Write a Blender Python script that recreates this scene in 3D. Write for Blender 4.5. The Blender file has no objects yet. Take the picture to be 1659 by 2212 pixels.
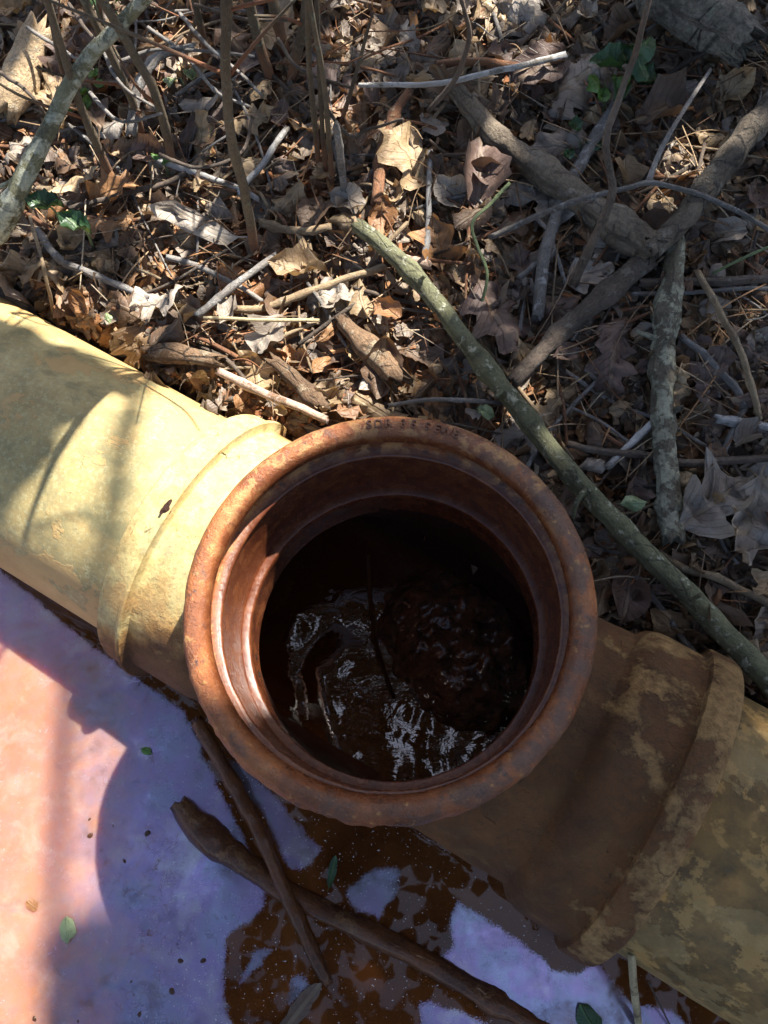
import bpy, bmesh, math, random
import numpy as np
from mathutils import Vector, Matrix, Euler, noise as mnoise

R = math.radians
rng = random.Random(7)
nrg = np.random.default_rng(7)
scene = bpy.context.scene
COL = scene.collection

# ------------------------------------------------------------------ camera, sky, sun, exposure
CAM = Vector((-0.002, -0.1195, 0.7643)); PITCH = R(19.0)
cd = bpy.data.cameras.new('camera'); co = bpy.data.objects.new('camera', cd); COL.objects.link(co)
co.location = CAM; co.rotation_euler = (PITCH, 0, 0)
cd.sensor_fit = 'HORIZONTAL'; cd.sensor_width = 26.0; cd.lens = 29.0
cd.clip_start = 0.02; cd.clip_end = 200.0
scene.camera = co

SUN_EL, SUN_AZ = R(54), R(49)
SUN = Vector((math.cos(SUN_EL)*math.cos(SUN_AZ), math.cos(SUN_EL)*math.sin(SUN_AZ), math.sin(SUN_EL)))
w = bpy.data.worlds.new('World'); scene.world = w; w.use_nodes = True
wn = w.node_tree
sky = wn.nodes.new('ShaderNodeTexSky'); sky.sky_type = 'NISHITA'; sky.sun_disc = False
sky.dust_density = 2.5; sky.sun_elevation = SUN_EL; sky.sun_rotation = R(90) - SUN_AZ
wn.links.new(sky.outputs[0], wn.nodes['Background'].inputs[0])
wn.nodes['Background'].inputs[1].default_value = 0.085
sl = bpy.data.lights.new('sun', 'SUN'); sl.energy = 5.0; sl.angle = R(0.53); sl.color = (1.0, 0.95, 0.87)
so = bpy.data.objects.new('sun', sl); COL.objects.link(so)
so.rotation_euler = SUN.to_track_quat('Z', 'Y').to_euler()
scene.view_settings.view_transform = 'Standard'; scene.view_settings.look = 'None'
scene.view_settings.exposure = 1.85; scene.view_settings.gamma = 1.0
scene.view_settings.use_curve_mapping = False
scene.cycles.use_denoising = True
scene.cycles.max_bounces = 8; scene.cycles.transparent_max_bounces = 12

# ------------------------------------------------------------------ layout helpers
WZ = -0.02                                   # water level
PIPE_A = R(-30.5)
PD = Vector((math.cos(PIPE_A), math.sin(PIPE_A))); PN = Vector((-PD.y, PD.x))   # along the pipe / up the bank
FPX = 29/26*1659

def sst(a, b, x):
    t = min(1, max(0, (x-a)/(b-a))); return t*t*(3-2*t)

def gz(x, y):
    s = x*PN.x + y*PN.y; a = x*PD.x + y*PD.y
    bank = 0.046 + 0.17*max(0, min(s, 2.0)-0.11) + 0.02*max(0, s-2)
    pool = -0.085 + 0.3*sst(-1.0, -2.2, s)
    z = pool + (bank-pool)*sst(0.100, 0.126, s)
    k = sst(0.08, 0.2, s)
    z += k*(0.012*mnoise.noise((x*5, y*5, 1)) + 0.006*mnoise.noise((x*16, y*16, 4)))
    z += (1-k)*0.006*mnoise.noise((x*9, y*9, 7))
    d2 = ((x+0.107)/0.045)**2 + ((y-0.175)/0.03)**2
    z -= 0.045*math.exp(-d2)
    return z

_up = Vector((0, math.cos(PITCH), math.sin(PITCH))); _fw = Vector((0, math.sin(PITCH), -math.cos(PITCH)))
def ray(px, py):
    return (_fw + Vector((1, 0, 0))*((px-829.5)/FPX) - _up*((py-1106)/FPX))
def at(px, py, z):
    d = ray(px, py); return CAM + d*((z-CAM.z)/d.z)
def hit(px, py, lift=0.0):
    z = 0.08
    for _ in range(12):
        p = at(px, py, z+lift); z = 0.5*z + 0.5*gz(p.x, p.y)
    return at(px, py, gz(p.x, p.y)+lift)
def on_y(px, py, y):
    d = ray(px, py); return CAM + d*((y-CAM.y)/d.y)
def rpx(r, p):
    return r*((p-CAM).dot(_fw))/FPX

# ------------------------------------------------------------------ mesh helpers
def mesh_obj(name, verts, faces, mat, parent=None, smooth=True, uvs=None):
    me = bpy.data.meshes.new(name)
    me.from_pydata([tuple(v) for v in verts], [], faces)
    if uvs is not None:
        ul = me.uv_layers.new(name='UVMap')
        li = np.empty(len(me.loops), dtype=np.int32); me.loops.foreach_get('vertex_index', li)
        ul.data.foreach_set('uv', np.asarray(uvs, dtype=np.float32)[li].ravel())
    if smooth: me.polygons.foreach_set('use_smooth', [True]*len(me.polygons))
    me.update()
    o = bpy.data.objects.new(name, me); COL.objects.link(o)
    if mat: me.materials.append(mat)
    if parent: o.parent = parent
    return o
def tag(o, label=None, cat=None, group=None, kind=None):
    if label: o['label'] = label
    if cat: o['category'] = cat
    if group: o['group'] = group
    if kind: o['kind'] = kind
    return o
def empty(name, loc=(0, 0, 0)):
    o = bpy.data.objects.new(name, None); COL.objects.link(o); o.location = loc; o.empty_display_size = 0.02
    return o

def catmull(pts, rad, n):
    P = [Vector(p) for p in pts]
    if len(P) == 2: P = [P[0], (P[0]+P[1])/2, P[1]]; rad = [rad[0], (rad[0]+rad[1])/2, rad[1]]
    Q = [P[0]*2-P[1]] + P + [P[-1]*2-P[-2]]; RR = [rad[0]] + list(rad) + [rad[-1]]
    out, ro = [], []
    for i in range(len(P)-1):
        a, b, c, d = Q[i:i+4]
        for k in range(n):
            t = k/n
            out.append(0.5*((2*b) + (c-a)*t + (2*a-5*b+4*c-d)*t*t + (3*b-a-3*c+d)*t**3))
            ro.append(RR[i+1]*(1-t) + RR[i+2]*t)
    out.append(P[-1]); ro.append(rad[-1])
    return out, ro

def tube_data(pts, rad, sides=8, n=6, rough=0.1, jag=0.8, wob=0.0, seed=0, knots=0):
    r = random.Random(seed)
    C, ra = catmull(pts, rad, n)
    L = [0]
    for i in range(1, len(C)): L.append(L[-1] + (C[i]-C[i-1]).length)
    kn = [(r.uniform(0.1, 0.9)*L[-1], r.uniform(0.12, 0.3)) for _ in range(knots)]
    V, UV, F = [], [], []
    T = (C[1]-C[0]).normalized(); ref = Vector((0.31, 0.2, 0.93)); N = T.cross(ref).normalized()
    for i, c in enumerate(C):
        T = (C[min(i+1, len(C)-1)] - C[max(i-1, 0)]).normalized()
        N = (N - T*N.dot(T)).normalized(); B = T.cross(N)
        rr = ra[i]*(1 + sum(a*math.exp(-((L[i]-p)/(1.2*ra[i]+1e-6))**2) for p, a in kn))
        o = Vector((mnoise.noise((c*40)+Vector((seed, 0, 0))), mnoise.noise((c*40)+Vector((0, seed, 5))), mnoise.noise((c*40)+Vector((9, 0, seed)))))*wob*rr
        for k in range(sides):
            th = 2*math.pi*k/sides
            q = rr*(1 + rough*mnoise.noise((math.cos(th)*1.7+seed, math.sin(th)*1.7, L[i]/max(rr, 1e-5)*0.35)) + 0.5*rough*mnoise.noise((math.cos(th)*4+seed, math.sin(th)*4, L[i]/max(rr, 1e-5)*1.1)))
            V.append(c + o + (N*math.cos(th) + B*math.sin(th))*q); UV.append((k/sides, L[i]))
    nr = len(C)
    for i in range(nr-1):
        for k in range(sides):
            a = i*sides+k; b = i*sides+(k+1) % sides
            F.append((a, b, b+sides, a+sides))
    for e, (i, sg) in enumerate(((0, -1), (nr-1, 1))):
        T = (C[min(i+1, nr-1)] - C[max(i-1, 0)]).normalized()*sg
        for k in range(sides): V[i*sides+k] = V[i*sides+k] + T*(ra[i]*jag*r.uniform(-0.7, 0.9))
        V.append(C[i] + T*ra[i]*jag*r.uniform(-0.5, 0.3)); UV.append((0.5, L[i])); m = len(V)-1
        for k in range(sides):
            a = i*sides+k; b = i*sides+(k+1) % sides
            F.append((b, a, m) if e == 0 else (a, b, m))
    return V, F, UV
_sd = [0]
def tube(name, pts, rad, mat, parent=None, **kw):
    _sd[0] += 1; kw.setdefault('seed', _sd[0])
    V, F, UV = tube_data(pts, rad, **kw)
    return mesh_obj(name, V, F, mat, parent, True, UV)

def lathe_data(prof, segs, axis='z', cap=False, rough=None):
    V, F, UV = [], [], []
    n = len(prof)
    for k in range(segs):
        th = 2*math.pi*k/segs
        for i, (r, h) in enumerate(prof):
            dr = rough(th, i, r, h) if rough else 0
            rr = r+dr
            V.append((rr*math.cos(th), rr*math.sin(th), h) if axis == 'z' else (h, rr*math.cos(th), rr*math.sin(th)))
            UV.append((k/segs, i/n))
    for k in range(segs):
        k2 = (k+1) % segs
        for i in range(n-1):
            F.append((k*n+i, k2*n+i, k2*n+i+1, k*n+i+1))
    return V, F, UV

# ------------------------------------------------------------------ material helpers
class NT:
    def __init__(s, name):
        s.m = bpy.data.materials.new(name); s.m.use_nodes = True; s.t = s.m.node_tree
        s.b = s.t.nodes['Principled BSDF']; s.out = s.t.nodes['Material Output']
    def n(s, kind, **kw):
        x = s.t.nodes.new('ShaderNode'+kind)
        for k, v in kw.items(): setattr(x, k, v)
        return x
    def l(s, a, b): s.t.links.new(a, b)
    def put(s, sock, v):
        if hasattr(v, 'is_output'): s.l(v, sock)
        elif v is not None:
            sock.default_value = (*v, 1) if isinstance(v, tuple) and len(v) == 3 and sock.type == 'RGBA' else v
    def coord(s, which='Object'):
        return s.n('TexCoord').outputs[which]
    def pos(s): return s.n('NewGeometry').outputs['Position']
    def mapv(s, v, scale=(1, 1, 1), loc=(0, 0, 0)):
        x = s.n('Mapping'); s.l(v, x.inputs[0]); x.inputs['Scale'].default_value = scale; x.inputs['Location'].default_value = loc
        return x.outputs[0]
    def noise(s, v, scale, detail=5, rough=0.6, dist=0.0):
        x = s.n('TexNoise'); s.l(v, x.inputs['Vector'])
        x.inputs['Scale'].default_value = scale; x.inputs['Detail'].default_value = detail
        x.inputs['Roughness'].default_value = rough; x.inputs['Distortion'].default_value = dist
        return x.outputs['Fac']
    def vor(s, v, scale, feature='DISTANCE_TO_EDGE'):
        x = s.n('TexVoronoi', feature=feature); s.l(v, x.inputs['Vector']); x.inputs['Scale'].default_value = scale
        return x.outputs['Distance']
    def math(s, op, a, b=None, c=None, clamp=False):
        x = s.n('Math', operation=op, use_clamp=clamp)
        s.put(x.inputs[0], a); s.put(x.inputs[1], b) if b is not None else None
        if c is not None: s.put(x.inputs[2], c)
        return x.outputs[0]
    def ramp(s, fac, stops, interp='LINEAR'):
        x = s.n('ValToRGB'); s.l(fac, x.inputs[0]); e = x.color_ramp.elements; x.color_ramp.interpolation = interp
        while len(e) < len(stops): e.new(0.5)
        for q, (p, c) in zip(e, stops):
            q.position = p; q.color = (c, c, c, 1) if isinstance(c, (int, float)) else (*c, 1)
        return x.outputs[0]
    def mix(s, fac, a, b, blend='MIX'):
        x = s.n('Mix', data_type='RGBA', blend_type=blend)
        s.put(x.inputs[0], fac); s.put(x.inputs[6], a); s.put(x.inputs[7], b)
        return x.outputs[2]
    def bump(s, h, strength=0.4, dist=0.002, prev=None):
        x = s.n('Bump'); s.l(h, x.inputs['Height']); x.inputs['Strength'].default_value = strength; x.inputs['Distance'].default_value = dist
        if prev is not None: s.l(prev, x.inputs['Normal'])
        return x.outputs[0]
    def sep(s, v):
        x = s.n('SeparateXYZ'); s.l(v, x.inputs[0]); return x.outputs
    def fin(s, col=None, rough=None, normal=None, spec=None):
        s.put(s.b.inputs['Base Color'], col); s.put(s.b.inputs['Roughness'], rough)
        if normal is not None: s.l(normal, s.b.inputs['Normal'])
        if spec is not None: s.put(s.b.inputs['Specular IOR Level'], spec)
        return s.m

# ---- ground soil
def soil_mat():
    t = NT('clay_soil'); p = t.pos()
    n1 = t.noise(p, 9, 6, 0.65); n2 = t.noise(p, 60, 6, 0.7); n3 = t.noise(p, 260, 4, 0.7)
    c = t.ramp(n1, [(0.35, (0.045, 0.026, 0.015)), (0.5, (0.16, 0.062, 0.024)), (0.66, (0.30, 0.115, 0.04))])
    c = t.mix(t.ramp(n2, [(0.4, 0.0), (0.7, 0.75)]), c, (0.035, 0.022, 0.014))
    c = t.mix(t.ramp(n3, [(0.55, 0.0), (0.75, 0.5)]), c, (0.34, 0.19, 0.09))
    z = t.sep(p)[2]
    under = t.n('MapRange'); t.l(z, under.inputs[0]); under.inputs[1].default_value = -0.035; under.inputs[2].default_value = -0.01
    under.inputs[3].default_value = 1; under.inputs[4].default_value = 0
    mud = t.ramp(t.noise(p, 22, 5, 0.6), [(0.3, (0.16, 0.05, 0.013)), (0.7, (0.30, 0.105, 0.028))])
    c = t.mix(under.outputs[0], c, mud)
    h = t.math('ADD', t.math('MULTIPLY', n2, 1.0), t.math('MULTIPLY', n3, 0.5))
    return t.fin(c, 0.9, t.bump(h, 0.9, 0.008))
M = {}
M['soil'] = soil_mat()

# ---- bark / sticks (UV: u round, v metres along)
def bark(name, c1, c2, patch=None, amt=0.5, pscale=60, crack=0.4, rough=0.85, grain=1.0, clay=None, bumpd=0.0015, pinhole=False):
    t = NT(name); o = t.coord('Object'); uv = t.coord('UV')
    g = t.noise(t.mapv(uv, (9, 60, 1)), 1.0*grain*4, 5, 0.7)
    n1 = t.noise(o, 25, 5, 0.65); n2 = t.noise(o, 220, 5, 0.7)
    f = t.math('ADD', t.math('MULTIPLY', g, 0.5), t.math('MULTIPLY', n1, 0.5))
    c = t.mix(t.ramp(f, [(0.40, 0.0), (0.60, 1.0)]), tuple(x*0.75 for x in c1), tuple(x*1.12 for x in c2))
    rnd = t.n('ObjectInfo').outputs['Random']
    c = t.mix(1.0, c, t.ramp(rnd, [(0, 0.75), (1, 1.2)]), 'MULTIPLY')
    h = t.math('ADD', t.math('MULTIPLY', g, 0.7), t.math('MULTIPLY', n2, 0.6))
    if patch:
        pn = t.noise(o, pscale, 6, 0.68, 0.3)
        pm = t.ramp(pn, [(0.62-0.25*amt, 0.0), (0.68-0.25*amt, 1.0)])
        pc = t.mix(t.ramp(n2, [(0.35, 0.0), (0.65, 1.0)]), tuple(x*0.55 for x in patch), patch)
        c = t.mix(pm, c, pc); h = t.math('ADD', h, t.math('MULTIPLY', pm, 0.35))
    if crack:
        ce = t.vor(t.mapv(uv, (3.0, 42, 1)), 1.0)
        cm = t.ramp(t.math('ADD', ce, t.math('MULTIPLY', t.math('SUBTRACT', n2, 0.5), 0.12)), [(0.0, 1.0), (0.055, 0.0)])
        cm = t.math('MULTIPLY', cm, t.ramp(t.noise(o, 30, 3), [(0.45, 0.0), (0.6, 1.0)]))
        c = t.mix(t.math('MULTIPLY', cm, crack), c, (0.018, 0.013, 0.01)); h = t.math('SUBTRACT', h, t.math('MULTIPLY', cm, 0.8*crack))
    c = t.mix(t.ramp(t.noise(o, 420, 3), [(0.55, 0.0), (0.75, 0.45)]), c, tuple(x*0.3 for x in c1))
    if clay:
        v = t.sep(uv)[1]
        mr = t.n('MapRange'); t.l(t.math('ADD', v, t.math('MULTIPLY', n1, 0.07)), mr.inputs[0]); mr.inputs[1].default_value = 0.055; mr.inputs[2].default_value = 0.10
        mr.inputs[3].default_value = 0.85; mr.inputs[4].default_value = 0.0
        c = t.mix(mr.outputs[0], c, clay)
    return t.fin(c, rough, t.bump(h, 1.0, bumpd*1.6))
M['green_bark'] = bark('green_grey_bark', (0.085, 0.085, 0.042), (0.175, 0.175, 0.09), (0.40, 0.40, 0.28), 0.25, 110, 0.6)
M['lichen_bark'] = bark('lichen_bark', (0.075, 0.062, 0.042), (0.16, 0.135, 0.09), (0.36, 0.35, 0.25), 0.55, 60, 0.5)
M['lichen_pale'] = bark('pale_lichen_bark', (0.12, 0.11, 0.06), (0.24, 0.23, 0.13), (0.46, 0.46, 0.34), 0.6, 60, 0.4)
M['brown_bark'] = bark('brown_cracked_bark', (0.095, 0.07, 0.045), (0.19, 0.15, 0.105), (0.26, 0.225, 0.17), 0.3, 40, 1.0, bumpd=0.003)
M['rough_bark'] = bark('deep_ridged_bark', (0.055, 0.045, 0.034), (0.23, 0.20, 0.155), (0.27, 0.27, 0.2), 0.25, 60, 1.0, grain=0.8, bumpd=0.006)
M['grey_twig'] = bark('grey_twig_bark', (0.13, 0.115, 0.10), (0.27, 0.245, 0.22), (0.38, 0.37, 0.35), 0.3, 80, 0.3)
M['dark_twig'] = bark('dark_brown_twig_bark', (0.06, 0.043, 0.031), (0.15, 0.11, 0.08), (0.2, 0.17, 0.13), 0.2, 80, 0.3)
M['white_twig'] = bark('bleached_twig', (0.38, 0.36, 0.33), (0.6, 0.58, 0.55), (0.3, 0.27, 0.22), 0.25, 60, 0.15)
M['red_twig'] = bark('reddish_twig', (0.16, 0.065, 0.03), (0.30, 0.14, 0.065), (0.36, 0.24, 0.14), 0.3, 60, 0.4)
M['pink_twig'] = bark('peeled_pinkish_twig', (0.30, 0.19, 0.13), (0.50, 0.36, 0.28), (0.24, 0.14, 0.08), 0.25, 70, 0.2)
M['tan_twig'] = bark('tan_dry_twig', (0.22, 0.15, 0.085), (0.40, 0.29, 0.17), (0.5, 0.4, 0.27), 0.2, 80, 0.2)
M['rotten'] = bark('rotten_wood', (0.13, 0.07, 0.035), (0.32, 0.20, 0.11), (0.42, 0.32, 0.21), 0.35, 50, 0.9, bumpd=0.004)
M['sapling'] = bark('sapling_bark', (0.075, 0.055, 0.034), (0.145, 0.11, 0.068), (0.2, 0.19, 0.13), 0.2, 90, 0.15, clay=(0.27, 0.10, 0.04))
M['green_stem'] = bark('green_vine', (0.10, 0.14, 0.055), (0.18, 0.23, 0.10), None, crack=0.0, rough=0.6)
M['wet_stick'] = bark('wet_mud_coated_stick', (0.05, 0.016, 0.004), (0.125, 0.042, 0.011), (0.18, 0.08, 0.028), 0.2, 40, 0.1, rough=0.5)
b_ = M['wet_stick'].node_tree.nodes['Principled BSDF']; b_.inputs['Coat Weight'].default_value = 0.5; b_.inputs['Specular IOR Level'].default_value = 0.2; b_.inputs['Coat Roughness'].default_value = 0.14; b_.inputs['Coat IOR'].default_value = 1.45
M['straw'] = bark('dry_straw', (0.36, 0.29, 0.15), (0.52, 0.43, 0.25), (0.2, 0.15, 0.08), 0.2, 40, 0.0, rough=0.6)

# ---- leaves
def leaf_mat(name, stops, green=False):
    t = NT(name); uv = t.coord('UV'); o = t.coord('Object')
    at_ = t.n('Attribute', attribute_name='rnd'); rnd = t.math('FRACT', t.math('ADD', at_.outputs['Fac'], t.n('ObjectInfo').outputs['Random']))
    c = t.ramp(rnd, stops)
    p = t.pos()
    n1 = t.noise(p, 55, 5, 0.65); n2 = t.noise(p, 380, 4, 0.7)
    c = t.mix(t.ramp(n1, [(0.38, 0.0), (0.66, 0.55)]), c, t.mix(1.0, c, (0.45, 0.38, 0.32), 'MULTIPLY'))
    c = t.mix(t.ramp(t.noise(p, 18, 3), [(0.4, 0.0), (0.62, 0.5)]), c, t.mix(1.0, c, (0.5, 0.44, 0.40), 'MULTIPLY'))
    c = t.mix(t.ramp(n2, [(0.55, 0.0), (0.72, 0.45)]), c, (0.06, 0.045, 0.03))
    x, y, _ = t.sep(uv)
    ax = t.math('ABSOLUTE', x)
    mid = t.ramp(ax, [(0.0, 1.0), (0.022, 1.0), (0.04, 0.0)])
    sv = t.math('FRACT', t.math('MULTIPLY', t.math('SUBTRACT', y, t.math('MULTIPLY', ax, 0.75)), 9.0))
    sv = t.math('ABSOLUTE', t.math('SUBTRACT', sv, 0.5))
    side = t.ramp(sv, [(0.0, 1.0), (0.05, 0.0)])
    vein = t.math('MAXIMUM', mid, t.math('MULTIPLY', side, 0.6))
    c = t.mix(t.math('MULTIPLY', t.math('MULTIPLY', vein, t.ramp(n1, [(0.35, 0.2), (0.65, 1.0)])), 0.25), c, (0.42, 0.33, 0.2) if not green else (0.2, 0.34, 0.08))
    h = t.math('ADD', t.math('MULTIPLY', vein, 0.6), t.math('ADD', t.math('MULTIPLY', n1, 1.0), t.math('MULTIPLY', n2, 0.35)))
    nm = t.bump(h, 0.85, 0.0022)
    t.fin(c, 0.32 if green else 0.5, nm, 0.5)
    tr = t.n('BsdfTranslucent'); t.l(t.mix(1.0, c, (1.0, 0.8, 0.5), 'MULTIPLY'), tr.inputs[0]); t.l(nm, tr.inputs['Normal'])
    ms = t.n('MixShader'); ms.inputs[0].default_value = 0.22
    t.l(t.b.outputs[0], ms.inputs[1]); t.l(tr.outputs[0], ms.inputs[2]); t.l(ms.outputs[0], t.out.inputs[0])
    return t.m
M['leaf_tan'] = leaf_mat('dead_leaf_tan', [(0, (0.42, 0.295, 0.16)), (0.5, (0.55, 0.41, 0.245)), (1, (0.34, 0.24, 0.135))])
M['leaf_grey'] = leaf_mat('dead_leaf_grey', [(0, (0.34, 0.295, 0.245)), (0.5, (0.50, 0.44, 0.37)), (1, (0.24, 0.20, 0.165))])
M['leaf_brown'] = leaf_mat('dead_leaf_brown', [(0, (0.15, 0.085, 0.05)), (0.5, (0.20, 0.125, 0.075)), (1, (0.12, 0.08, 0.055))])
M['leaf_purple'] = leaf_mat('dead_leaf_purple_brown', [(0, (0.16, 0.105, 0.085)), (0.5, (0.22, 0.15, 0.12)), (1, (0.13, 0.085, 0.07))])
M['leaf_orange'] = leaf_mat('dead_leaf_orange', [(0, (0.36, 0.17, 0.065)), (0.5, (0.43, 0.23, 0.10)), (1, (0.28, 0.13, 0.05))])
M['litter'] = leaf_mat('dead_leaf_mixed', [(0, (0.30, 0.21, 0.125)), (0.15, (0.12, 0.08, 0.05)), (0.3, (0.34, 0.285, 0.225)), (0.45, (0.15, 0.10, 0.075)),
                                            (0.6, (0.34, 0.25, 0.15)), (0.75, (0.33, 0.16, 0.065)), (0.88, (0.21, 0.17, 0.14)), (1, (0.10, 0.07, 0.045))])
M['leaf_green'] = leaf_mat('fresh_green_leaf', [(0, (0.10, 0.24, 0.035)), (0.5, (0.16, 0.32, 0.05)), (1, (0.08, 0.2, 0.04))], True)
M['leaf_dark_green'] = leaf_mat('dark_evergreen_leaf', [(0, (0.03, 0.085, 0.03)), (1, (0.045, 0.12, 0.045))], True)
M['leaf_pale_green'] = leaf_mat('pale_green_leaf', [(0, (0.30, 0.40, 0.20)), (1, (0.36, 0.46, 0.25))], True)
t_ = NT('canopy_leaf'); c_ = t_.ramp(t_.n('Attribute', attribute_name='rnd').outputs['Fac'], [(0, (0.035, 0.045, 0.018)), (0.5, (0.06, 0.06, 0.025)), (1, (0.04, 0.03, 0.018))])
M['leaf_canopy'] = t_.fin(c_, 0.6)

def crumb_mat():
    t = NT('litter_crumbs'); at_ = t.n('Attribute', attribute_name='rnd')
    c = t.ramp(at_.outputs['Fac'], [(0, (0.30, 0.12, 0.045)), (0.2, (0.09, 0.05, 0.03)), (0.4, (0.36, 0.25, 0.14)), (0.6, (0.17, 0.085, 0.04)), (0.8, (0.40, 0.33, 0.23)), (1, (0.38, 0.18, 0.065))])
    n2 = t.noise(t.pos(), 500, 4)
    c = t.mix(t.ramp(n2, [(0.45, 0.0), (0.7, 0.6)]), c, (0.06, 0.035, 0.02))
    return t.fin(c, 0.9, t.bump(n2, 0.6, 0.001))
M['crumb'] = crumb_mat()

# ---- pipe materials
def pvc_mat():
    t = NT('weathered_sewer_pvc'); p = t.pos(); o = t.coord('Object')
    n1 = t.noise(o, 14, 6, 0.6); n2 = t.noise(o, 120, 6, 0.7); n3 = t.noise(o, 34, 6, 0.62, 0.4)
    c = t.ramp(n1, [(0.3, (0.22, 0.17, 0.072)), (0.5, (0.37, 0.285, 0.122)), (0.7, (0.52, 0.41, 0.19))])
    c = t.mix(t.ramp(n2, [(0.46, 0.0), (0.66, 0.55)]), c, (0.21, 0.20, 0.11))
    c = t.mix(t.ramp(t.noise(o, 260, 5, 0.75), [(0.5, 0.0), (0.64, 0.6)]), c, (0.45, 0.41, 0.22))
    c = t.mix(t.ramp(n3, [(0.50, 0.0), (0.64, 0.7)]), c, (0.17, 0.155, 0.08))
    c = t.mix(t.ramp(t.noise(t.mapv(o, (0.35, 1.6, 1.6)), 26, 6, 0.65, 0.6), [(0.5, 0.0), (0.7, 0.45)]), c, (0.32, 0.19, 0.07))
    x, y, z = t.sep(p)
    # dried mud film: blotchy, denser low on the pipe
    hz = t.n('MapRange'); t.l(z, hz.inputs[0]); hz.inputs[1].default_value = -0.01; hz.inputs[2].default_value = 0.12; hz.inputs[3].default_value = 0.42; hz.inputs[4].default_value = -0.03
    # and to the right of the tee, where silt has washed over it
    hx = t.n('MapRange'); t.l(x, hx.inputs[0]); hx.inputs[1].default_value = -0.35; hx.inputs[2].default_value = 0.35; hx.inputs[3].default_value = 0.0; hx.inputs[4].default_value = 0.09
    mn = t.noise(t.mapv(o, (0.8, 1, 1)), 24, 9, 0.62, 0.15)
    f = t.math('ADD', mn, t.math('ADD', hz.outputs[0], hx.outputs[0]))
    mm = t.math('MULTIPLY', t.ramp(f, [(0.57, 0.0), (0.59, 0.85)]), t.ramp(n2, [(0.3, 0.75), (0.6, 1.0)]))
    mr_ = t.n('MapRange'); t.l(x, mr_.inputs[0]); mr_.inputs[1].default_value = -0.1; mr_.inputs[2].default_value = 0.2
    mud = t.mix(mr_.outputs[0], t.mix(n1, (0.36, 0.22, 0.085), (0.50, 0.335, 0.14)), t.mix(n2, (0.17, 0.098, 0.032), (0.34, 0.20, 0.066)))
    mm = t.math('MULTIPLY', mm, t.math('SUBTRACT', 1.0, t.math('MULTIPLY', mr_.outputs[0], 0.45)))
    c = t.mix(mm, c, mud)
    hx2 = t.n('MapRange'); t.l(x, hx2.inputs[0]); hx2.inputs[1].default_value = -0.08; hx2.inputs[2].default_value = 0.14; hx2.inputs[3].default_value = 0.0; hx2.inputs[4].default_value = 0.92
    sil = t.mix(t.ramp(t.noise(o, 16, 8, 0.72), [(0.40, 0.0), (0.60, 1.0)]), (0.055, 0.030, 0.009), (0.20, 0.112, 0.032))
    sil = t.mix(t.ramp(t.noise(o, 40, 9, 0.7, 0.1), [(0.53, 0.0), (0.57, 0.75)]), sil, (0.36, 0.21, 0.064))
    sil = t.mix(t.ramp(t.noise(o, 30, 6, 0.7), [(0.56, 0.0), (0.68, 0.7)]), sil, (0.07, 0.058, 0.034))
    c = t.mix(t.math('MULTIPLY', hx2.outputs[0], t.math('SUBTRACT', 1.0, mm)), c, sil)
    st = t.n('MapRange'); t.l(t.math('ADD', z, t.math('MULTIPLY', mn, 0.02)), st.inputs[0]); st.inputs[1].default_value = 0.0; st.inputs[2].default_value = 0.028; st.inputs[3].default_value = 0.95; st.inputs[4].default_value = 0
    c = t.mix(st.outputs[0], c, (0.13, 0.04, 0.014))
    c = t.mix(t.ramp(t.noise(o, 600, 2), [(0.68, 0.0), (0.74, 0.6)]), c, (0.05, 0.04, 0.025))
    h = t.math('ADD', t.math('MULTIPLY', mm, 0.6), t.math('MULTIPLY', n2, 0.5))
    return t.fin(c, t.ramp(n3, [(0.3, 0.5), (0.7, 0.75)]), t.bump(h, 0.6, 0.0016), 0.3)
M['pvc'] = pvc_mat()

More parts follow.
